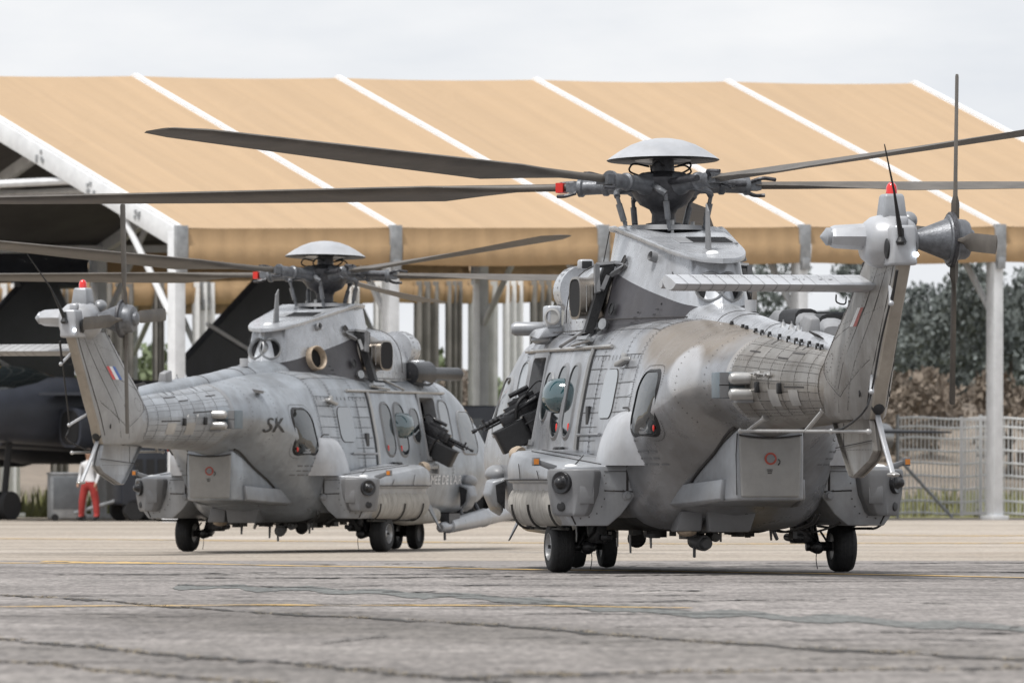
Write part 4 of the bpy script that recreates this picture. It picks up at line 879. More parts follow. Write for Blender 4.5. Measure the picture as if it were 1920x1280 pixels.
    for x in (-1.9, -2.3, -3.6): ln.tube([(x, fw(x) * math.cos(a) * 1.003, FZT(x) - .10 + (fz(x) - FZT(x) + .10) * math.sin(a) ** .85 + .002) for a in np.linspace(.3, math.pi - .3, 14)], .004, 4)
    for sd in (1, -1):
        zf = lambda x: FZT(x) - .10 + (fz(x) - FZT(x) + .10) * math.sin(.42) ** .85
        yf = lambda x: fw(x) * math.cos(.42)
        ln.tube([(x, sd * (yf(x) + .012), zf(x) - .035) for x in np.linspace(-2.3, -6.0, 10)], .008, 5)
        for x in np.arange(-.5, -6.0, -.09): bolts_on(rv, [(x, sd * (yf(x) + .004), zf(x) + .012)], (0, sd, .8), .007)
        for x in (-2.45, -2.85, -3.0, -3.35, -3.6, -3.9, -4.3, -4.65, -4.95, -5.15, -5.45, -5.75, -5.9):
            la.box((x, sd * (yf(x) + .02), zf(x) + .02), (.05, .025, .035)); la.box((x + .02, sd * (yf(x) + .03), zf(x) - .02), (.02, .015, .07))
        if sd > 0: part('spine_latch', la, 'black', sp, kind='stuff')
    part('skin_joint', ln, 'line', sp, kind='stuff'); part('rivets', rv, 'rivet', sp, smooth=0, kind='stuff')
    for x in (-3.9, -4.25, -4.55):
        mb = MB(); mb.cyl((x, .06, fz(x) - .02), (x, .06, fz(x) + .03), .04, .012, n=10); mb.cyl((x, .06, fz(x) + .025), (x, .06, fz(x) + .055), .009, n=6); part('spine_vent', mb, 'grey_mid', sp)
    mb = MB(); mb.rings([[(-4.75, y, z) for y, z in ((-.07, 2.35), (.09, 2.35), (.07, 2.58), (-.06, 2.58))], [(-4.98, y, z) for y, z in ((-.06, 2.35), (.08, 2.35), (.05, 2.54), (-.05, 2.54))]]); part('spine_scoop', mb, 'grey_mid', sp, bevel=.02)
    mb = MB(); mb.cyl((-1.9, -.08, 2.66), (-1.9, -.08, 2.78), .06, n=14); part('filler_cap', mb, 'pale', sp)
    for k, (x0, x1) in enumerate(((-1.6, -3.1), (-3.3, -4.5)) if not clean else ()):
        mb = MB(); mb.rings([ell(x, .12, z, h, 14, 2.6) for x, z, h in ((x0, 2.60 - .07 * k, .08), (x0 - .3, 2.66 - .08 * k, .12), (x1, 2.63 - .08 * k, .10), (x1 - .12, 2.6 - .08 * k, .05))]); mb.v = [(x, y - .40 + .10 * k, z - .10) for x, y, z in mb.v]; db = part('dorsal_duct', mb, 'grey_mid', root)
        mb = MB(); mb.rings([ell(x, .128, 2.66 - .08 * k, h, 14, 2.6) for x, h in ((x0 - .7, .125), (x1 + .1, .115))]); mb.v = [(x, y - .40 + .10 * k, z - .10) for x, y, z in mb.v]; part('duct_mouth', mb, 'black', db)
    mb = MB()
    for k in range(7): mb.box((-5.35 - .055 * k, .10, fz(-5.4) - .012 - .006 * k), (.022, .12, .012), (.6, .0, 0))
    part('spine_grille', mb, 'line', sp)
    # ---- fin
    FL = [(1.53, -6.25, -7.45, .20), (1.58, -6.05, -7.5, .245), (1.8, -5.98, -7.62, .28), (2.1, -6.02, -7.86, .265), (2.3, -6.2, -8.0, .22), (2.6, -6.62, -8.22, .17), (2.95, -7.12, -8.48, .145), (3.06, -7.3, -8.56, .13)]
    def fin_ring(z, l, tr, th, te=.07):
        c = l - tr; out = []
        for u, w in ((0, 0), (.02, .35), (.07, .65), (.18, .92), (.35, 1), (.6, .85), (.82, .62), (1, te / th)): out.append((l - c * u, th * w, z))
        return out + [(x, -y, z_) for x, y, z_ in reversed(out[1:])]
    mb = MB(); mb.rings([fin_ring(*f) for f in FL]); fin = part('tail_fin', mb, FI, root, smooth=45)
    mb = MB(); teq = [[(tr + .005, y, z) for y in (.072, -.072)] + [(tr - .025, y, z) for y in (-.055, .055)] for z, l, tr, th in FL]; mb.rings(teq); part('fin_trailing_edge', mb, 'fin_edge', fin)
    def fin_pt(u, z, sd, off=.003):
        zs = [f[0] for f in FL]; l, tr, th = (np.interp(z, zs, [f[k] for f in FL]) for k in (1, 2, 3))
        w = np.interp(u, (0, .02, .07, .18, .35, .6, .82, 1), (0, .35, .65, .92, 1, .85, .62, .07 / th)); return Vector((l - (l - tr) * u, sd * (th * w + off), z))
    ln, rv = MB(), MB()
    for sd in (1, -1):
        def fl(u0, z0, u1, z1, w=.006): ln.tube([fin_pt(u0 + (u1 - u0) * k / 6, z0 + (z1 - z0) * k / 6, sd, .0) for k in range(7)], w, 4)
        fl(.2, 1.6, .2, 3.1, .004); fl(.55, 1.6, .62, 3.0, .003); fl(.2, 2.0, .6, 1.75, .004); fl(.6, 1.75, .9, 2.1, .003); fl(.12, 2.25, .5, 2.45, .003); fl(.7, 1.62, .8, 3.0, .003); fl(.95, 1.65, .95, 3.1, .006)
        for u0, z0, u1, z1, n in ((.05, 1.7, .06, 3.0, 60), (.13, 1.7, .14, 3.0, 60), (.22, 1.65, .22, 3.0, 44), (.5, 1.7, .55, 3.0, 34), (.72, 1.7, .8, 3, 30), (.2, 2.03, .6, 1.78, 12), (.6, 1.78, .9, 2.12, 12), (.3, 2.45, .9, 2.6, 16), (.25, 2.8, .9, 2.95, 16)):
            bolts_on(rv, [fin_pt(u0 + (u1 - u0) * k / n, z0 + (z1 - z0) * k / n, sd, .001) for k in range(n + 1)], (0, sd, 0), .0065)
        bolts_on(rv, [fin_pt(.33 + .06 * math.cos(a), 2.08 + .09 * math.sin(a), sd, .001) for a in np.linspace(0, 6.28, 15)], (0, sd, 0), .008)
        # hinge latches on the leading edge
        for k, z in enumerate(np.linspace(2.3, 3.0, 7)): p = fin_pt(.05, z, sd, .004); ln.box(p, (.05, .02, .07))
        # roundel tricolour
        for k, mname in enumerate(('bluepaint', 'white', 'redpaint' if not clean else 'red') if True else ()):
            u0, u1 = .40 + .06 * k, .46 + .06 * k; mb = MB(); q = [fin_pt(u, z, sd, .004) for u, z in ((u0, 2.42), (u1, 2.42), (u1, 2.60), (u0, 2.60))]; mb.add(q, [(0, 1, 2, 3)])
            if clean or k > 0: part('flag_stripe', mb, mname, fin, smooth=0)
        mb = MB(); p = fin_pt(.86, 1.78, sd, .002); mb.sphere(p, (.02, .006, .04), 8, 6); part('drain_hole', mb, 'black', fin)
    part('skin_joint', ln, 'line', fin, smooth=0, kind='stuff'); part('rivets', rv, 'rivet', fin, smooth=0, kind='stuff')
    # ventral fin and bumper
    vf = [(-5.88, 1.52), (-7.42, 1.62), (-7.62, 1.22), (-7.45, 1.13), (-6.75, .96), (-6.60, .965), (-6.5, 1.03)]
    mb = MB(); c = (-6.8, 1.3)
    mb.rings([[(x, -.02, z) for x, z in vf], [(c[0] + (x - c[0]) * .93, -.07, c[1] + (z - c[1]) * .93) for x, z in vf], [(c[0] + (x - c[0]) * .93, .07, c[1] + (z - c[1]) * .93) for x, z in vf], [(x, .02, z) for x, z in vf]]); vfo = part('ventral_fin', mb, BO, root, bevel=.015)
    mb = MB(); rv = MB()
    for sd in (1, -1):
        mb.tube([(-6.12 - k * .13, sd * .072, 1.26 - .0 + .006 * k) for k in range(12)], .005, 4); mb.tube([(-6.45, sd * .072, 1.5), (-6.45, sd * .072, 1.27)], .004, 4)
        bolts_on(rv, [(-6.12 - k * .06, sd * .071, 1.24) for k in range(24)], (0, sd, 0), .008)
    part('skin_joint', mb, 'line', vfo, kind='stuff'); part('rivets', rv, 'rivet', vfo, smooth=0, kind='stuff')
    mb = MB(); mb.rings([[(x + dx, y, z + dz) for dx, y, dz in ((.04, .025, .01), (-.04, .025, -.01), (-.04, -.025, -.01), (.04, -.025, .01))] for x, z in ((-7.45, 1.62), (-7.7, 1.36), (-8.05, 1.05), (-8.09, 1.01))]); bmp = part('tail_bumper', mb, 'pale', root, bevel=.012)
    mb = MB(); mb.sphere((-8.12, 0, 1.0), (.1, .06, .025)); part('bumper_shoe', mb, 'bare', bmp)
    mb = MB(); mb.sphere((-7.52, 0, 1.66), (.06, .075, .09)); part('bumper_slot', mb, 'black', root)
    # ---- stabiliser (port side only)
    mb = MB()
    def af(y, x0, c):   # cambered underside, flat sloping top
        pts = [(0, 0), (.06, .035), (.2, .05), (.5, .02), (.8, -.02), (1, -.05), (.97, -.062), (.85, -.09), (.65, -.11), (.4, -.11), (.18, -.08), (.04, -.035)]
        return [(x0 - u * c, y, 2.86 + w * c / .62) for u, w in pts]
    mb.rings([af(.06, -7.25, .66), af(1.0, -7.25, .64), af(2.02, -7.25, .62), af(2.06, -7.27, .57)]); stb = part('horizontal_stabilizer', mb, 'pale' if not clean else FI, root, smooth=35)
    mb = MB(); q = [(-7.02, 2.82), (-7.12, 2.87), (-7.2, 2.86), (-7.17, 2.8), (-7.10, 2.78)]; mb.rings([[(x, y, z) for x, z in q] for y in (.12, 2.04)])
    for y in (.3, 1.05, 1.95): mb.box((-7.2, y, 2.83), (.18, .02, .05))
    part('leading_slat', mb, 'pale', stb)
    ln = MB()
    for k in range(15):
        y = .2 + .125 * k; pr = af(y, -7.25, .642)
        ln.tube([Vector(pr[j]) + Vector((0, 0, .001)) for j in (2, 3, 4, 5)], .0016, 4); ln.tube([Vector(pr[j]) + Vector((0, 0, -.001)) for j in (6, 7, 8)], .0018, 4)
    for k in range(60): y = .2 + .028 * k; bolts_on(ln, [(-7.55, y, 2.885)], (0, 0, 1), .006)
    # pen scribbles on the top
    r = random.Random(11)
    for k in range(9):
        y = .42 + .055 * k; x = -7.62; z = 2.852
        if not clean: ln.tube(bez([(x + r.uniform(-.06, .06), y + .02 * j + r.uniform(-.01, .01), z + .008) for j in range(4)], 4), .005, 4)
    part('skin_joint', ln, 'line', stb, smooth=0, kind='stuff')
    mb = MB(); mb.tube(bez([(-7.55, .42, 2.72), (-7.57, .42, 2.65), (-7.57, .34, 2.63), (-7.55, .32, 2.70)], 5), .008, 5); part('stabilizer_loop', mb, 'black', stb)
    # ---- tail gearbox and rotor
    TX, TZ = -8.05, 3.24
    mb = MB(); rg = []
    for y, r_, dx, dz in ((.30, .05, 0, 0), (.28, .15, 0, 0), (.20, .215, 0, .0), (.05, .25, 0, .0), (-.1, .24, 0, .0), (-.2, .17, 0, .0), (-.24, .08, 0, 0)):
        rg.append([(TX + dx + 1.35 * r_ * math.cos(a), y, TZ + dz + .98 * r_ * math.sin(a) - (.05 if math.sin(a) < 0 else 0)) for a in np.linspace(0, 2 * math.pi, 25)[:-1]])
    mb.rings(rg); gb = part('tail_gearbox', mb, 'pale', root, smooth=60)
    q6 = lambda s: [(s * .155 * math.cos(a), s * .12 * math.sin(a)) for a in np.linspace(.0, 2 * math.pi, 9)[:-1]]
    mb = MB(); mb.rings([[(TX + a, y, TZ + b_ + .02) for a, b_ in q6(s)] for y, s in ((.2, 1.1), (.56, .92), (.6, .80))]); gbx = part('gearbox_pod', mb, 'pale', gb, smooth=30)
    mb = MB(); mb.lathe((TX, .58, TZ + .02), (0, 1, 0), [(0, .085), (.06, .085), (.07, .07), (.12, .01)], 16); part('pod_cap', mb, 'sponson', gbx)
    mb = MB(); mb.rings([[(TX + a * s, b_ * s, z) for a, b_ in ((.16, .12), (.16, -.12), (-.16, -.12), (-.16, .12))] for z, s in ((TZ + .16, 1), (TZ + .40, .8), (TZ + .43, .72))]); bp = part('beacon_plinth', mb, 'sponson', gb, bevel=.02)
    mb = MB(); mb.lathe((TX, 0, TZ + .425), (0, 0, 1), [(0, .055), (.06, .054), (.09, .045), (.112, .025), (.118, .005)], 16); part('red_beacon', mb, 'lens_red', bp)
    mb = MB(); mb.rings([[(x, y, z) for y, z in ((.13, 2.98), (-.12, 2.98), (-.10, 3.36), (.11, 3.36))] for x in (-8.2, -8.60)]); mb.box((-8.4, -.01, 3.40), (.1, .12, .1)); tc = part('fin_cap', mb, 'pale', gb, bevel=.03, bseg=3)
    for sd in (1, -1): mb = MB(); mb.sphere((-8.40, sd * .135, 3.14), (.08, .02, .10), 14, 8); part('cap_inlet', mb, 'black', tc)
    mb = MB(); mb.sphere((-8.62, -.10, 3.08), (.022, .022, .022), 12, 8); part('strobe_light', mb, 'strobe', tc)
    mb = MB(); mb.lathe((-8.62, .05, 3.2), (0, 0, 1), [(-.03, .04), (.0, .055), (.03, .04), (.05, .03), (.13, .026)], 12); mb.tube([(-8.62, .05, 3.25), (-8.7, .10, 3.42), (-8.83, .17, 3.66), (-9.2, .36, 4.1)], [.03, .022, .012, .006], 8); part('whip_aerial', mb, 'black', root)
    mb = MB(); mb.sphere((-7.9, -.2, 3.42), (.12, .09, .09), 12, 8); part('gearbox_blister', mb, 'sponson', gb)
    mb = MB(); mb.lathe((TX, -.2, TZ), (0, -1, 0), [(0, .085), (.05, .09), (.30, .185), (.34, .2), (.345, .23), (.37, .245), (.40, .245), (.42, .225), (.44, .2), (.47, .195), (.52, .19), (.55, .17), (.56, .1), (.60, .09), (.62, .03)], 26); tr_ = part('tail_rotor_hub', mb, 'hubgrey', root)
    mb = MB(); mb.lathe((TX, -.2, TZ), (0, -1, 0), [(.36, .255), (.37, .265), (.40, .265), (.41, .25)], 26); part('hub_ring', mb, 'hubdark', tr_)
    for k in range(4):
        a = R(3 + 90 * k) ; u = Vector((math.cos(a), 0, math.sin(a))); v = Vector((-math.sin(a), 0, math.cos(a))); c0 = Vector((TX, -.62, TZ)); yv = Vector((0, 1, 0))
        mb = MB(); rg = []
        for rr, ch, th in ((.2, .05, .04), (.35, .06, .04), (.42, .1, .02), (.6, .16, .014), (1.55, .16, .010), (1.575, .12, .006)):
            dv = v * .998 + yv * .06
            rg.append([c0 + u * rr + dv * (ch * w) + (yv * .998 - v * .06) * (th * h) for w, h in ((.6, 0), (.2, 1), (-.2, .9), (-.5, 0), (-.2, -.9), (.2, -1))])
        mb.rings(rg); part('tail_rotor_blade', mb, 'blade', tr_)
    # ---- engine and gearbox cowlings
    mb = MB(); rg = []
    for x, hw, zt, e in [(4.0, .40, 2.98, 2.6), (3.9, .56, 3.12, 2.8), (3.7, .66, 3.2, 3), (3.2, .74, 3.27, 3.2), (2.4, .80, 3.30, 3.4), (1.55, .78, 3.28, 3.4)]:
        rg.append([(x, hw * math.copysign(abs(math.cos(a)) ** (2 / e), math.cos(a)), 2.5 + (zt - 2.5) * abs(math.sin(a)) ** (2 / e)) for a in np.linspace(0, math.pi, 33)])
    mb.rings(rg, True, True, False); ec = part('engine_cowling', mb, 'cowl', root, smooth=50)
    mb = MB(); rv = MB()
    for sd in (1, -1): bolts_on(rv, [(x, sd * .80, 2.53) for x in np.arange(1.6, 4.1, .045)], (0, sd, 0), .012); bolts_on(rv, [(x, sd * .81, 2.62) for x in np.arange(1.7, 3.6, .3)], (0, sd, 0), .014)
    for x in (2.9, 3.75): mb.tube([(x, (.80 if x < 3.4 else .715) * math.copysign(abs(math.cos(a)) ** .62, math.cos(a)), 2.5 + (.79 if x < 3.4 else .733) * abs(math.sin(a)) ** .62) for a in np.linspace(.05, math.pi - .05, 26)], .006, 4)
    part('skin_joint', mb, 'line', ec, kind='stuff'); part('rivets', rv, 'rivet', ec, smooth=0, kind='stuff')
    mb = MB(); mb.box((3.3, .5, 3.25), (.14, .16, .12)); ecs = part('cowl_scoop', mb, 'pale', ec, bevel=.03, bseg=3)
    mb = MB(); mb.box((3.225, .5, 3.25), (.015, .11, .08)); part('scoop_mouth', mb, 'black', ecs, bevel=.02)
    for sd in (1, -1):
        # intake barrel bulging forward
        mb = MB(); mb.lathe((3.5, sd * .47, 2.98), (1, sd * .04, 0), [(0, .27), (.3, .265), (.5, .22), (.6, .14), (.62, .02)], 22); ib = part('intake_filter', mb, 'cowl', root)
        mb = MB(); 
        for k in range(8):
            for j in range(3): a = R(-30 + 17 * k); mb.box((3.62 + .09 * j, sd * (.47 + .258 * math.cos(a)), 2.98 + .258 * math.sin(a)), (.06, .025, .045), (a * sd, 0, 0))
        part('intake_mesh', mb, 'pod', ib, kind='stuff')
        # side vent box
        mb = MB(); mb.box((3.6, sd * .80, 2.70), (.26, .16, .24)); vb = part('vent_box', mb, 'cowl', root, bevel=.03, bseg=3)
        mb = MB(); mb.lathe((3.47, sd * .82, 2.70), (-1, sd * .6, 0), [(0, .09), (.025, .09), (.03, .07), (.012, .068)], 18); part('vent_ring', mb, 'bare', vb)
        mb = MB(); mb.rings([[(4.0, sd * y, z) for y, z in ((.7, 2.5), (.98, 2.5), (.92, 2.57), (.7, 2.6))], [(3.5, sd * y, z) for y, z in ((.7, 2.5), (.98, 2.46), (.9, 2.58), (.7, 2.62))]]); part('cowl_step', mb, 'cowl', root, bevel=.02)
        # exhaust duct turned outboard
        mb = MB(); EZ, EX = 2.865, 1.75
        def er(y, hx, hz, dx=0, dz=0): return [(EX + dx + hx * math.copysign(abs(math.cos(a)) ** .62, math.cos(a)), sd * y, EZ + dz + hz * math.copysign(abs(math.sin(a)) ** .62, math.sin(a))) for a in np.linspace(0, 2 * math.pi, 29)[:-1]]
        mb.rings([er(.58, .36, .30, -.1), er(.70, .36, .29, -.08), er(.76, .32, .26, -.04), er(.79, .29, .225, 0), er(.86, .285, .215, 0), er(.95, .29, .225, .02), er(.955, .265, .20, .02), er(.80, .25, .18, .02)], True, True); ex = part('exhaust_duct', mb, 'steel', root, smooth=45)
        mb = MB(); mb.rings([er(.948, .262, .197, .02), er(.935, .2, .15, .02)]); part('throat_shade_plug', mb, 'void', ex)  # black plug just inside the lip, painting in the shade of the duct
        mb = MB()
        for y in (.83, .89): mb.tube([(EX - .287, sd * y, z) for z in (2.72, 2.86, 3.0)], .006, 5)
        part('duct_rib', mb, 'bare', ex)
        mb = MB(); mb.rings([[(1.28, sd * y, z) for y, z in ((.62, 3.2), (.74, 3.18), (.95, 2.5), (.86, 2.48))], [(1.40, sd * y, z) for y, z in ((.62, 3.2), (.74, 3.18), (.95, 2.5), (.86, 2.48))]]); part('heat_shield', mb, 'black', root)
        mb = MB(); q = [((1.36, .60, 3.22), (1.3, .82, 3.20)), ((1.3, .82, 3.20), (1.25, .80, 2.92)), ((1.36, .64, 3.2), (1.22, .78, 2.94)), ((1.36, .60, 3.22), (.9, .58, 3.2)), ((.9, .58, 3.2), (1.2, .68, 3.1)), ((1.4, .8, 3.2), (1.4, .8, 3.02))]
        for a, b_ in q: a = Vector((a[0], sd * a[1], a[2])); b_ = Vector((b_[0], sd * b_[1], b_[2])); mb.cyl(a, b_, .03, n=4)
        mb.box((1.28, sd * .82, 3.06), (.06, .05, .3)); part('duct_bracket', mb, 'pod', root, smooth=0)
        mb = MB(); 
        for a, b_ in (((2.6, .93, 2.37), (2.0, .75, 2.55)), ((2.0, .75, 2.55), (1.6, .72, 2.56)), ((1.7, .93, 2.38), (1.2, .78, 2.56)), ((1.9, .95, 2.37), (1.2, .90, 2.42))): mb.tube([Vector((a[0], sd * a[1], a[2])), Vector((b_[0], sd * b_[1], b_[2]))], .02, 6)
        mb.lathe((1.05, sd * .80, 2.58), (-.6, sd, .2), [(-.02, .025), (-.02, .06), (.02, .06), (.02, .025)], 12); mb.box((1.5, sd * .9, 2.43), (.5, .08, .04), (.4 * sd, 0, 0)); part('roof_fitting', mb, 'dull_metal', root)
    # gearbox cowling, lofted upward
    def cowl_pl(zf):   # half outline (x, y) front to aft for height fraction
        k = 1 - .36 * zf; tip = -1.15 + .38 * zf
        pts = [(2.3, .60 * k), (1.5, .78 * k), (.9, .76 * k), (.3, .66 * k), (-.2, .53 * k), (-.6, .40 * k), (-.85 + .25 * zf, .28 * k), (tip + .07, .13 * k), (tip, 0)]
        f = bez([(x, y, 0) for x, y in pts], 5); f = [(p.x, max(0, p.y)) for p in f]; return f
    mb = MB(); rg = []
    zz_ = [2.45, 2.6, 2.8, 3.0, 3.2, 3.36, 3.46, 3.55]
    for z in zz_:
        zf = (z - 2.45) / 1.1; f = cowl_pl(zf)
        lid = lambda x: 3.62 - .40 * max(0, (1.5 - x) / 2.5)
        rg.append([(x, y, 2.45 + (lid(x) - 2.45) * zf) for x, y in f] + [(x, -y, 2.45 + (lid(x) - 2.45) * zf) for x, y in reversed(f[:-1])])
    mb.rings(rg)
    me = None
    # darker painted lower aft area: split by a straight line along the flank
    for i, f in enumerate(mb.f):
        c = [sum(mb.v[q][k] for q in f) / len(f) for k in range(3)]
        mb.m[i] = 0
    gc = part('gearbox_cowling', mb, ['cowl', 'soot'], root, smooth=50)
    bm = bmesh.new(); bm.from_mesh(gc.data)
    bmesh.ops.bisect_plane(bm, geom=bm.verts[:] + bm.edges[:] + bm.faces[:], plane_co=(-.85, 0, 2.72), plane_no=Vector((-.19, 0, 1)).normalized())
    for f in bm.faces:
        c = f.calc_center_median(); f.material_index = 1 if (c.z - 2.72) < .19 * (c.x + .85) and c.x < 1.5 else 0
    bm.to_mesh(gc.data); bm.free()
    mb = MB(); out = [(2.35, .40), (1.9, .56), (1.4, .58), (.8, .52), (.2, .455), (-.3, .40), (-.7, .30), (-.92, .17), (-1.0, 0)]
    f = [(p.x, max(0, p.y)) for p in bez([(x, y, 0) for x, y in out], 5)]; lid = lambda x: 3.60 - .40 * max(0, (1.5 - x) / 2.5)
    ring = lambda dz, k: [(x, y * k, lid(x) + dz) for x, y in f] + [(x, -y * k, lid(x) + dz) for x, y in reversed(f[:-1])]
    mb.rings([ring(-.03, .985), ring(-.01, 1.0), ring(.012, 1.0), ring(.02, .985)]); lp = part('cowl_lid', mb, 'cowl', root, smooth=30)
    mb = MB(); mb.lathe((1.7, 0, lid(1.7) - .02), (0, 0, 1), [(0, .42), (.05, .40), (.055, .3)], 26); part('mast_collar', mb, 'grey_mid', lp)
    mb = MB(); tl = math.atan(.16)
    mb.box((.35, -.12, lid(.35) + .024), (.42, .62, .012), (0, -tl, 0)); gr = part('lid_grille', mb, 'grey_mid', lp)
    mb = MB()
    for k in range(9): mb.box((.18 + .042 * k, -.17, lid(.18 + .042 * k) + .034), (.02, .42, .01), (0, -tl, 0))
    part('grille_slot', mb, 'black', gr, kind='stuff')
    mb = MB(); x = -.35; mb.rings([[(x + .1, -.012, lid(x)), (x + .1, .012, lid(x)), (x - .1, .012, lid(x)), (x - .1, -.012, lid(x))], [(x + .10, -.008, lid(x) + .5), (x + .10, .008, lid(x) + .5), (x - .01, .008, lid(x) + .42), (x - .01, -.008, lid(x) + .42)]]); part('blade_aerial', mb, 'pod', lp)
    mb = MB(); mb.sphere((-.62, .02, lid(-.62) + .015), (.09, .07, .04), 14, 8); part('lid_dome', mb, 'white', lp)
    # oil-cooler outlet facing aft and small holes
    def port(p, n, r, mt, inner='void', prd=.03, nm='cooler_outlet'):
        mb = MB(); mb.lathe(p, n, [(-.12, r * 1.05), (prd, r * 1.05), (prd + .01, r * .97), (prd - .01, r * .88), (-.06, r * .82)], 26, (True, False)); o = part(nm, mb, mt, root); mb = MB(); mb.lathe(p, n, [(-.03, r * .84), (-.02, r * .83)], 22); part('outlet_bore', mb, inner, o)
    port((-.86, .10, 2.93), (-1, .5, .32), .155, 'dull_metal'); port((-.86, -.10, 2.93), (-1, -.5, .32), .155, 'dull_metal')
    if clean: port((-.12, -.52, 2.80), (-.4, -1, .2), .17, 'tanring', prd=.07, nm='side_outlet')
    for sd in (1, -1):
        port((.15, sd * .49, 3.27), (-.3, sd, .35), .05, 'grey_mid', 'black', .01, 'small_outlet')
        mb = MB(); mb.lathe((1.0, sd * .60, 3.22), (0, sd, .33), [(.0, .085), (.008, .085), (.009, .078), (.002, .077)], 22); part('access_ring', mb, 'line', gc)
        mb = MB(); mb.lathe((.95, sd * .735, 2.74), (-.15, sd, .25), [(.0, .07), (.01, .07), (.012, .058), (.002, .057)], 20); part('access_ring', mb, 'black', gc)
        rv = MB()
        for x0, z0 in ((.35, 2.58), (-.1, 2.66)):
            bolts_on(rv, [(x0 - .05 * a, sd * (.66 - (.35 - x0) * .3 + (.0 if a else .0)) - sd * .03 * b_, z0 + .055 * b_) for a in range(3) for b_ in range(3)], (0, sd, .3), .014)
        part('cowl_bolt', rv, 'black', gc, kind='stuff')
    mb = MB(); mb.tube([(x, y + .012, 2.455 + .17) for x, y in cowl_pl(.05)], .008, 5); mb.tube([(2.0, .52 - .0 + .22 * (1 - k / 8), 2.5 + 1.1 * k / 8) for k in range(9)], .006, 4); part('skin_joint', mb, 'line', gc, kind='stuff')
    # ---- main rotor
    HX, HZ = 1.75, 4.05
    hub = empty('main_rotor', (HX, 0, HZ)); hub.parent = root; hub.rotation_euler = (0, R(2.6), 0)
    mb = MB(); mb.lathe((0, 0, 0), (0, 0, 1), [(-.60, .15), (-.44, .15), (-.43, .19), (-.40, .19), (-.39, .13), (-.30, .125), (-.25, .15), (-.20, .25), (-.12, .31), (-.06, .34), (.07, .34), (.10, .28), (.14, .20), (.15, .12), (.27, .115), (.28, .19)], 30); hc = part('rotor_hub', mb, 'hubdark', hub)
    mb = MB(); mb.lathe((0, 0, 0), (0, 0, 1), [(-.49, .29), (-.46, .31), (-.43, .30), (-.425, .16)], 26); part('swashplate', mb, 'hubgrey', hub)
    mb = MB(); mb.lathe((0, 0, 0), (0, 0, 1), [(.275, .16), (.265, .30), (.262, .585), (.27, .597), (.31, .545), (.37, .455), (.43, .345), (.475, .22), (.497, .10), (.50, .01)], 44); 
    for i, f in enumerate(mb.f):
        z = max(mb.v[q][2] for q in f); 
        if z < .2705: mb.m[i] = 1
    part('rotor_dome', mb, ['pale', 'black'], hub, smooth=50)
    for k in range(5):
        ps = R(rotor_phase - 72 * k); blade_root = empty('rotor_arm', (0, 0, 0), ps); blade_root.parent = hub
    for k in [c for c in hub.children if c.name.startswith('rotor_arm')]:
        ps = k.rotation_euler[2]; bpy.data.objects.remove(k)
        M = Matrix.Rotation(ps, 4, 'Z')
        def put(nm, mb, mat, **kw):
            o = part(nm, mb, mat, hub, **kw); o.rotation_euler = (0, 0, ps); return o
        mb = MB(); mb.lathe((0, 0, 0), (1, 0, .012), [(.22, .13), (.34, .12), (.40, .085), (.60, .078), (.62, .095), (.66, .095), (.68, .075), (.88, .08), (.90, .10), (.94, .10)], 18); mb.box((.98, 0, .012), (.16, .16, .10)); put('blade_sleeve', mb, 'hubgrey', bevel=0)
        mb = MB(); mb.tube(bez([(.30, .12, -.02), (.42, .26, -.07), (.40, .33, -.12)], 6), .035, 8); mb.cyl((.40, .33, -.12), (.30, .30, -.50), .022, n=8); mb.cyl((.385, .325, -.2), (.335, .31, -.38), .034, n=8); put('pitch_link', mb, 'hubgrey')
        mb = MB(); mb.cyl((.30, -.12, .02), (.86, -.17, .02), .035, n=10); mb.tube(bez([(.95, -.08, .05), (1.05, -.16, .08), (1.2, -.12, .07)], 5), .022, 6); mb.tube(bez([(.95, .08, -.05), (1.05, .13, -.08), (1.15, .09, -.08)], 5), .022, 6); put('lead_lag_damper', mb, 'hubdark')
        mb = MB(); mb.tube(bez([(.12, .1, .2), (.28, .14, .23), (.34, .1, .16), (.22, .04, .1)], 5), .011, 5); put('hub_wire', mb, 'black')
        mb = MB(); rg = []
        for rr, ch, th, tw in ((1.0, .13, .045, 0), (1.15, .13, .045, 0), (1.5, .15, .045, 4), (2.1, .36, .042, 10), (2.6, .58, .036, 11), (4.5, .60, .034, 8), (7.6, .60, .030, 3), (8.0, .46, .018, 2), (8.1, .30, .008, 2)):
            a = R(tw); zc = .012 * rr + .03 * (rr / 8.1) ** 2
            rg.append([(rr, (u * math.cos(a) - w * th / ch * math.sin(a)) * ch + (.0 if rr < 7.7 else -.06), zc + u * ch * math.sin(a) + w * th * math.cos(a)) for u, w in ((.28, 0), (.24, .6), (.12, 1), (-.1, .95), (-.4, .45), (-.72, .06), (-.72, -.06), (-.4, -.3), (-.1, -.7), (.12, -.8), (.24, -.5))])
        mb.rings(rg); bl = put('rotor_blade', mb, 'blade', smooth=60)
    # red blade tag
    mb = MB(); mb.box((1.14, 0, .014), (.08, .15, .105)); o = part('blade_tag', mb, 'red', hub); o.rotation_euler = (0, 0, R(rotor_phase - 72 * 3))
    # mast rods
    for a in (60, 180, 300):
        mb = MB(); p = Vector((HX + .42 * math.cos(R(a)), .42 * math.sin(R(a)), 3.5)); mb.cyl(p, p + Vector((0, 0, .18)), .022, n=8); part('control_rod', mb, 'dull_metal', root)
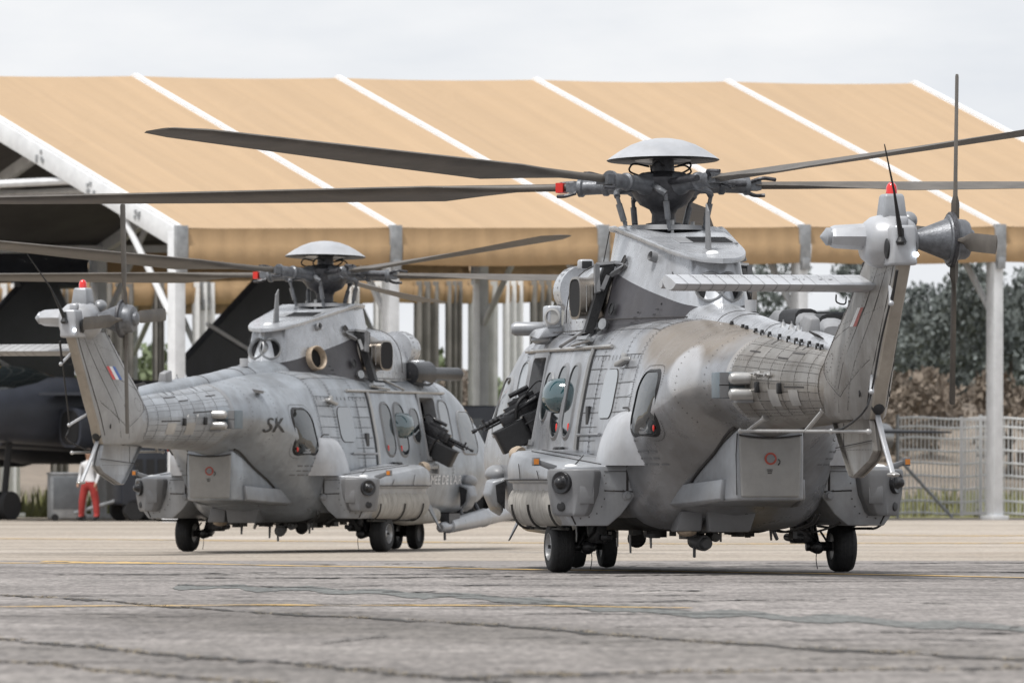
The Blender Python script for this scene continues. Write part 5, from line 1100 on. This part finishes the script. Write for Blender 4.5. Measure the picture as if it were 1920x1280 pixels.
    # ---- sponsons
    for sd in (1, -1):
        def sp_sec(x):
            t = (x + 1.25) / 2.6; top = 1.085 + .19 * max(0, min(1, t)); nose = max(0, (x - 1.1) / .55)
            bo_ = .485 + .25 * nose ** 2; ou = 1.80 - .14 * nose ** 2; rear = max(0, (-.55 - x) / .7)
            tp = top - .15 * nose ** 2
            return [(x, sd * y, z) for y, z in ((.72, tp + .03), (ou - .10, tp), (ou - .03, tp - .03), (ou, tp - .13), (ou - .01, .93), (ou - .06, .92), (ou - .075, .60), (ou - .16, bo_), (1.22 + .04 * rear, bo_), (1.06 + .06 * rear, bo_ + .06 + .055 * rear), (.95 + .02 * rear, bo_ + .20 + .115 * rear), (.78, bo_ + .42 + .095 * rear))]
        mb = MB(); mb.rings([sp_sec(x) for x in (1.72, 1.62, 1.45, 1.1, .5, -.2, -.55, -.9, -1.25)]); so = part('sponson', mb, 'sponson', root, bevel=.018, bseg=2, smooth=50)
        # canvas float bag on the outer face
        mb = MB(); rg = []; r = random.Random(2)
        for i, x in enumerate(np.linspace(1.45, -1.0, 34)):
            e = 1 - abs(2 * (i / 33) - 1) ** 8 * .25; ring = []
            for j, a in enumerate(np.linspace(-1.75, 1.75, 15)):
                wr = 1 + .035 * math.sin(x * 17 + 2.2 * math.sin(a * 2.1 + x * 3)) + .02 * math.sin(x * 41 + a * 3)
                ring.append((x, sd * (1.61 + .165 * e * wr * math.cos(a)), .70 + .235 * e * math.sin(a) * (1 if a > 0 else .95)))
            rg.append(ring)
        mb.rings(rg, True, True, False); bg_ = part('float_bag', mb, 'canvas', so, smooth=60)
        mb = MB()
        for x in (.2, 1.0, -.85): mb.tube([(x, sd * (1.61 + .182 * math.cos(a)), .70 + .25 * math.sin(a)) for a in np.linspace(-1.7, 0, 9)], .013, 5)
        mb.tube([(1.3, sd * 1.56, .47), (.9, sd * 1.58, .455), (-.2, sd * 1.6, .45), (-.9, sd * 1.6, .455)], .014, 5); [mb.lathe((x, sd * 1.6, .46), (0, 0, -1), [(0, .03), (.02, .03)], 8) for x in (.85, -.1, -.8)]; part('bag_strap', mb, 'strap', bg_)
        # corner sensor pod
        pl = [(-1.18, 1.32), (-1.36, 1.36), (-1.42, 1.44), (-1.41, 1.60), (-1.38, 1.66), (-1.20, 1.86), (-1.13, 1.87), (-.92, 1.80), (-.92, 1.36)]
        mb = MB(); rg = []
        for z, k, sh in ((.585, .70, .14), (.62, .80, .12), (.80, .94, .03), (.98, 1, 0), (1.045, .99, 0), (1.065, .92, 0)):
            rg.append([(-1.05 + (x + 1.05) * (k * .3 + .7), sd * (1.62 + (y - 1.62) * k + (sh * .35 if y < 1.62 else 0)), z) for x, y in pl])
        mb.rings(rg); pd = part('sensor_pod', mb, 'pod', so, bevel=.014, smooth=50)
        n = Vector((-math.cos(R(49)), sd * math.sin(R(49)), .02)); c = Vector((-1.30, sd * 1.755, .925))
        mb = MB(); mb.lathe(c, n, [(-.05, .115), (.022, .115), (.026, .108), (.018, .07), (.03, .058), (.065, .05), (.085, .032), (.092, .006)], 26); part('warning_sensor', mb, 'black_sheen', pd)
        c2 = Vector((-1.255, sd * 1.742, .685)); mb = MB(); mb.lathe(c2, n, [(-.05, .052), (.02, .052), (.024, .045), (.02, .006)], 18); part('laser_sensor', mb, 'black', pd)
        mb = MB(); q = [(.0, .0)]; mb.box((-1.405, sd * 1.515, .80), (.012, .15, .18)); part('pod_cover', mb, 'pod', pd, bevel=.02)
        mb = MB(); bolts_on(mb, [(-1.258, sd * y, z) for y, z in [(1.30, 1.0), (1.285, .92), (1.29, .84), (1.30, .76), (1.33, .68), (1.38, .61), (1.46, .575), (1.55, .56)]], (-1, 0, 0), .009); bolts_on(mb, [(-1.256, sd * y, z) for y, z in [(1.02, 1.0), (1.02, .88), (.98, .86), (1.2, .845), (1.1, .845)]], (-1, 0, 0), .009); part('rivets', mb, 'rivet', so, smooth=0, kind='stuff')
        mb = MB(); mb.sphere((-1.12, sd * 1.62, 1.085), (.075, .075, .03), 16, 8); part('formation_light', mb, 'white', so)
        # panel joints on the aft face and deck
        mb = MB(); xr = -1.253
        for y0, z0, y1, z1, w in ((1.30, .845, .93, .83, .007), (1.06, 1.06, 1.06, .84, .012), (1.3, 1.04, .95, 1.04, .003), (1.66, .62, 1.6, .50, .008)): mb.tube([(xr, sd * y0, z0), (xr, sd * y1, z1)], w, 4)
        tz = lambda x: 1.085 + .19 * (x + 1.25) / 2.6
        for a, b_ in (((-1.0, 1.55), (.2, 1.2)), ((.2, 1.2), (-.85, 1.0)), ((.9, 1.6), (-1.1, 1.3)), ((1.1, 1.45), (.1, 1.25))): mb.tube([(a[0], sd * a[1], tz(a[0]) + .012), (b_[0], sd * b_[1], tz(b_[0]) + .018)], .005, 4)
        mb.tube([(x, sd * 1.805, .955) for x in (1.3, -1.1)], .008, 4); mb.tube([(.6, sd * 1.803, 1.12), (.52, sd * 1.803, .96)], .004, 4); mb.tube([(-.3, sd * 1.803, 1.05), (-.4, sd * 1.803, .96)], .004, 4)
        part('skin_joint', mb, 'line', so, kind='stuff')
        mb = MB(); mb.lathe((-1.255, sd * 1.06, .79), (-1, 0, 0), [(-.01, .05), (.01, .05), (.02, .03), (.04, .028)], 14); part('tie_down', mb, 'grey_mid', so)
        # light bracket
        mb = MB(); mb.rings([[(-1.0, sd * 1.74, 1.03), (-.92, sd * 1.74, 1.03), (-.92, sd * 1.74, 1.10), (-1.0, sd * 1.74, 1.10)], [(-.98, sd * 1.93, 1.11), (-.92, sd * 1.93, 1.11), (-.92, sd * 1.93, 1.16), (-.98, sd * 1.93, 1.16)]]); mb.box((-.95, sd * 1.95, 1.14), (.09, .07, .085)); lb = part('light_bracket', mb, 'pod', so, bevel=.006)
        mb = MB(); mb.box((-1.0, sd * 1.955, 1.14), (.012, .05, .055)); part('side_light', mb, 'amber', lb)
        mb = MB(); mb.lathe((1.55, sd * 1.62, 1.22), (.6, sd * .5, .3), [(-.04, .1), (.02, .09), (.07, .05), (.08, .01)], 14); part('bag_flap', mb, 'tanring', so)
        # deck fairing against the hull
        mb = MB(); rg = []
        for k in range(9):
            f = k / 8; z = 1.10 + .56 * f; sh = (1 - f ** 5) ** .5 if f < 1 else .02
            xa, xb = -.46 - .25 * f, -1.66 + .06 * f; out_ = .22 * (1 - .35 * f) * sh + .0
            ring = []
            for j in range(13):
                g = j / 12; x = xa + (xb - xa) * (.5 + (g - .5) * (sh * .3 + .7)); base = SZ(x, z, 1, -.01)[0].y
                ring.append((x, sd * (base + out_ * (max(0, 1 - abs(2 * g - 1) ** 3.0)) ** .6), z))
            rg.append(ring)
        mb.rings(rg, True, True, False); part('gear_fairing', mb, 'pale', root, smooth=60)
        mb = MB(); mb.tube([SZ(-1.56 + .10 * f - (0 if f < .9 else -.1), 1.11 + .55 * f, sd, .005)[0] for f in np.linspace(0, 1, 9)] + [SZ(-1.25, 1.69, sd, .005)[0], SZ(-1.0, 1.69, sd, .005)[0]], .009, 5); part('fairing_seal', mb, 'line', root)
        # main gear
        WR = .265
        mb = MB(); mb.lathe((0, sd * 1.5, WR), (0, sd, 0), [(-.115, .14), (-.12, .20), (-.105, .245), (-.07, .262), (0, WR + .001), (.07, .262), (.105, .245), (.12, .20), (.115, .14)], 36, (False, False)); wh = empty('main_wheel', (0, 0, 0)); wh.parent = root; part('tyre', mb, 'rubber', wh, smooth=60)
        mb = MB(); mb.lathe((0, sd * 1.5, WR), (0, sd, 0), [(-.11, .02), (-.10, .13), (-.115, .142), (.112, .146), (.118, .14), (.09, .128), (.05, .12), (.045, .06), (.07, .055), (.09, .03), (.09, .005)], 28); rm_ = part('wheel_rim', mb, 'rim', wh, smooth=40)
        mb = MB()
        for k in range(9): a = k * 6.283 / 9; mb.sphere((.09 * math.cos(a), sd * 1.552, WR + .09 * math.sin(a)), .012, 6, 4)
        mb.cyl((0, sd * 1.58, WR), (0, sd * 1.62, WR), .02, n=10); part('wheel_nuts', mb, 'hubdark', rm_)
        mb = MB()
        for w in (-.06, -.02, .02, .06): mb.lathe((0, sd * (1.5 + w), WR), (0, 1, 0), [(-.004, .2655), (0, .2662), (.004, .2655)], 36, (False, False))
        part('tread_groove', mb, 'black', wh)
        mb = MB(); mb.cyl((.28, sd * 1.18, .62), (.12, sd * 1.22, .30), .085, .075); mb.cyl((.12, sd * 1.20, .30), (0, sd * 1.24, WR), .07, .06); mb.cyl((0, sd * 1.12, WR), (0, sd * 1.42, WR), .05); mb.lathe((-.14, sd * 1.22, .25), (1, 0, .1), [(0, .03), (.02, .068), (.18, .07), (.4, .05)], 14); mb.box((.1, sd * 1.1, .42), (.25, .2, .25)); mb.cyl((.35, sd * 1.0, .36), (-.05, sd * 1.02, .34), .04); mb.box((-.05, sd * 1.02, .36), (.08, .12, .06)); part('gear_leg', mb, 'black_sheen', root, bevel=.008)
        mb = MB(); mb.tube(bez([(-.1, sd * 1.25, .42), (-.14, sd * 1.3, .33), (-.1, sd * 1.34, .27)], 6), .012, 5); mb.tube(bez([(-.16, sd * 1.2, .25), (-.16, sd * 1.19, .14), (-.16, sd * 1.205, .03)], 5), .005, 5); mb.tube(bez([(-.05, sd * 1.1, .5), (-.1, sd * 1.16, .4), (-.02, sd * 1.25, .3)], 5), .012, 5); part('brake_hose', mb, 'rubber', root)
        # gun at the forward door
        if True:
            g = empty('door_gun', (3.5, sd * 1.16, 1.70)); g.parent = root; g.rotation_euler = (R(-0), R(0), R(90 * sd) + R(-6 * sd)); g.rotation_euler = Euler((0, R(27), R(84 * sd)))
            mb = MB(); mb.cyl((.2, 0, .03), (.56, 0, .03), .015, n=8); mb.cyl((.12, 0, .03), (.42, 0, .03), .03, n=8); mb.cyl((.53, 0, .03), (.58, 0, .03), .022, n=8); mb.cyl((.1, 0, -.015), (.45, 0, -.015), .012, n=8)
            for k in range(7): mb.lathe((.16 + .05 * k, 0, .03), (1, 0, 0), [(0, .03), (.02, .03)], 8)
            mb.box((.42, 0, .07), (.03, .015, .06)); part('gun_barrel', mb, 'black_sheen', g)
            mb = MB(); mb.box((-.06, 0, .02), (.46, .11, .15)); mb.box((-.05, 0, .11), (.30, .09, .06)); mb.box((.16, .05, -.02), (.2, .1, .1)); mb.cyl((.2, .07, .02), (-.2, .09, .05), .03, n=8); mb.cyl((.05, -.02, .19), (-.18, -.02, .19), .028, n=8); mb.box((-.34, 0, 0), (.14, .04, .08)); mb.box((-.05, .06, .02), (.12, .06, .06)); mb.box((.05, -.05, .05), (.1, .04, .1)); mb.box((-.1, 0, .14), (.12, .05, .05)); mb.box((.02, .0, .12), (.03, .03, .06)); part('gun_receiver', mb, 'black_sheen', g, bevel=.006)
            mb = MB(); mb.rings([[(x, y, z) for x, y in rrect(.20, -.02, .36, .26, .05, 4)] for z in (-.34, -.32, -.10, -.08)]); mb.box((.24, -.02, -.085), (.3, .2, .02)); part('ammunition_box', mb, 'black', g, bevel=.012)
            mb = MB(); mb.rings([[(x, y, z) for x, y in rrect(-.14, -.02, .34, .22, .04, 4)] for z in (-.28, -.26, -.08, -.06)]); mb.box((-.14, -.02, -.15), (.36, .235, .02)); part('cartridge_bag', mb, 'black_sheen', g, bevel=.012)
            mb = MB(); mb.tube(bez([(.1, .1, -.05), (.02, .13, .08), (-.1, .09, .12), (-.12, .03, .08)], 6), .022, 6); mb.tube([(-.2, .1, -.2), (-.32, .0, -.35), (-.36, 0, -.42)], .03, 6); mb.box((-.1, .0, -.33), (.5, .1, .05)); mb.box((-.36, .1, .06), (.04, .06, .22)); mb.box((-.28, .02, -.46), (.1, .1, .16)); mb.tube(bez([(-.36, .1, .14), (-.28, .12, .2), (-.12, .08, .14)], 5), .01, 5); part('gun_mount', mb, 'black', g, bevel=.006)
    # door sill stubs, mirrors, nose pods
    for sd in (1, -1):
        mb = MB(); p, n = SZ(3.2, 1.24, sd, .04); mb.box(p, (.5, .08, .08)); mb.box(p + Vector((.3, 0, -.04)), (.06, .06, .14)); mb.box(p + Vector((-.28, 0, -.02)), (.06, .06, .12)); part('gun_step', mb, 'sponson', root, bevel=.015)
        mb = MB(); mb.sphere((5.0, sd * 1.12, 1.02), (.2, .12, .10), 16, 10); mb.rings([ell(x, .10, .86, h, 14) for x, h in ((5.1, .05), (5.0, .17), (4.85, .2), (4.72, .17), (4.68, .1))]) if False else None; pn = part('nose_pod', mb, 'grey_mid', root)
        mb = MB(); mb.rings([[(4.9, sd * y, z) for y, z in ((1.06, 1.0), (1.26, .96), (1.30, .8), (1.22, .62), (1.1, .55))], [(4.72, sd * y, z) for y, z in ((1.06, .98), (1.22, .94), (1.26, .8), (1.19, .66), (1.1, .6))]]); part('landing_light', mb, 'sponson', root, bevel=.03, bseg=3)
        mb = MB(); mb.rings([[(4.71, sd * y, z) for y, z in ((1.08, .95), (1.19, .9), (1.17, .72), (1.09, .64))], [(4.69, sd * y, z) for y, z in ((1.08, .95), (1.19, .9), (1.17, .72), (1.09, .64))]]); part('light_recess', mb, 'black_sheen', root)
        mb = MB(); mb.rings([[(2.7, sd * y, z) for y, z in ((1.02, .62), (1.10, .62), (1.22, .32), (1.16, .24))], [(2.68, sd * y, z) for y, z in ((1.02, .62), (1.10, .62), (1.22, .32), (1.16, .24))]]) if False else mb.rings([[(2.75, sd * (1.28 + dy), .68 + 0), (2.55, sd * (1.28 + dy), .68), (2.66, sd * (1.45 + dy), .33), (2.72, sd * (1.45 + dy), .31)] for dy in (0, .02)]); part('strake_aerial', mb, 'pod', root)
        mb = MB(); mb.rings([ell(x, w, .52, h, 16) for x, w, h in ((3.9, .04, .04), (3.6, .16, .12), (2.4, .2, .15), (1.9, .12, .1))]); mb.v = [(x, y + sd * 1.0, z) for x, y, z in mb.v]; part('belly_float', mb, 'canvas', root)
    # nose gear
    for sy in (.17, -.17):
        wh = empty('nose_wheel', (0, 0, 0)); wh.parent = root
        mb = MB(); mb.lathe((5.28, sy, .235), (0, 1, 0), [(-.075, .12), (-.085, .17), (-.07, .22), (0, .236), (.07, .22), (.085, .17), (.075, .12)], 30, (False, False)); part('tyre', mb, 'rubber', wh, smooth=60)
        mb = MB(); mb.lathe((5.28, sy, .235), (0, 1, 0), [(-.06, .01), (-.05, .06), (-.06, .11), (-.07, .122), (.07, .122), (.06, .11), (.05, .06), (.06, .01)], 24); part('wheel_rim', mb, 'hubdark', wh)
    mb = MB(); mb.cyl((5.28, -.12, .235), (5.28, .12, .235), .04); mb.cyl((5.28, 0, .2), (5.38, 0, .75), .065); mb.cyl((5.24, 0, .3), (4.9, 0, .55), .03); mb.box((5.2, 0, .42), (.12, .16, .1)); part('nose_gear_leg', mb, 'black_sheen', root)
    # refuelling probe
    if probe:
        mb = MB(); a, b_ = Vector((4.1, -.98, .33)), Vector((10.6, -.98, .80)); d = (b_ - a).normalized()
        prof = [(0, .05), (.03, .075), (.35, .08), (.36, .11), (1.9, .13), (1.93, .14), (1.99, .14), (2.02, .125), (3.0, .12), (3.02, .13), (3.07, .13), (3.1, .115), (5.8, .1), (6.1, .07), (6.4, .07), (6.5, .03)]
        mb.lathe(a, d, prof, 20); pr = part('refuelling_probe', mb, 'pale', root)
        mb = MB(); mb.cyl(a + d * 1.0, (5.4, -.8, .75), .045, n=8); part('probe_strut', MB().cyl(a + d * 1.9, (6.2, -.7, .85), .04, n=8), 'hubdark', pr); mb.box(a + d * .45 + Vector((0, .0, .1)), (.5, .14, .16)); mb.cyl(a + d * .2 + Vector((0, 0, -.06)), a + d * .2 + Vector((0, 0, -.2)), .02, n=6); part('probe_bracket', mb, 'hubdark', pr)
    if clean:
        text_on(root, 'SK', .29, -3.0, 1.72, -1, 'belly', 1.3); text_on(root, 'ARMEE DE L\'AIR', .19, 3.0, .98, -1, 'white', 1.3)
        for x in (-4.75, -5.05):
            mb = MB(); p, n = S(x, .52, -1, .014)
            for a, b_ in (((-.06, .0), (.06, .02)), ((-.02, -.03), (.02, .035))): mb.add([p + Vector((a[0], 0, a[1])), p + Vector((b_[0], 0, a[1])), p + Vector((b_[0], -.002, b_[1])), p + Vector((a[0], -.002, b_[1]))], [(0, 1, 2, 3)])
            part('kill_marking', mb, 'white', bo, smooth=0)
    return root
def place(px, D, th, z=0): return Vector(((px - 960) / 17740 * D, D, z)), R(90 + th)
l1, r1 = place(1314, 98, 11.9); l2, r2 = place(533, 137.5, -18.7, gz(137.5))
make_helicopter('transport_helicopter', l1, r1, 'nearer grey military transport helicopter on the right with soot stained tail', 16 - 90 - 11.9, False, False)
make_helicopter('transport_helicopter', l2, r2, 'farther pale grey military helicopter on the left with refuelling probe', 8 - 90 + 18.7, True, True)
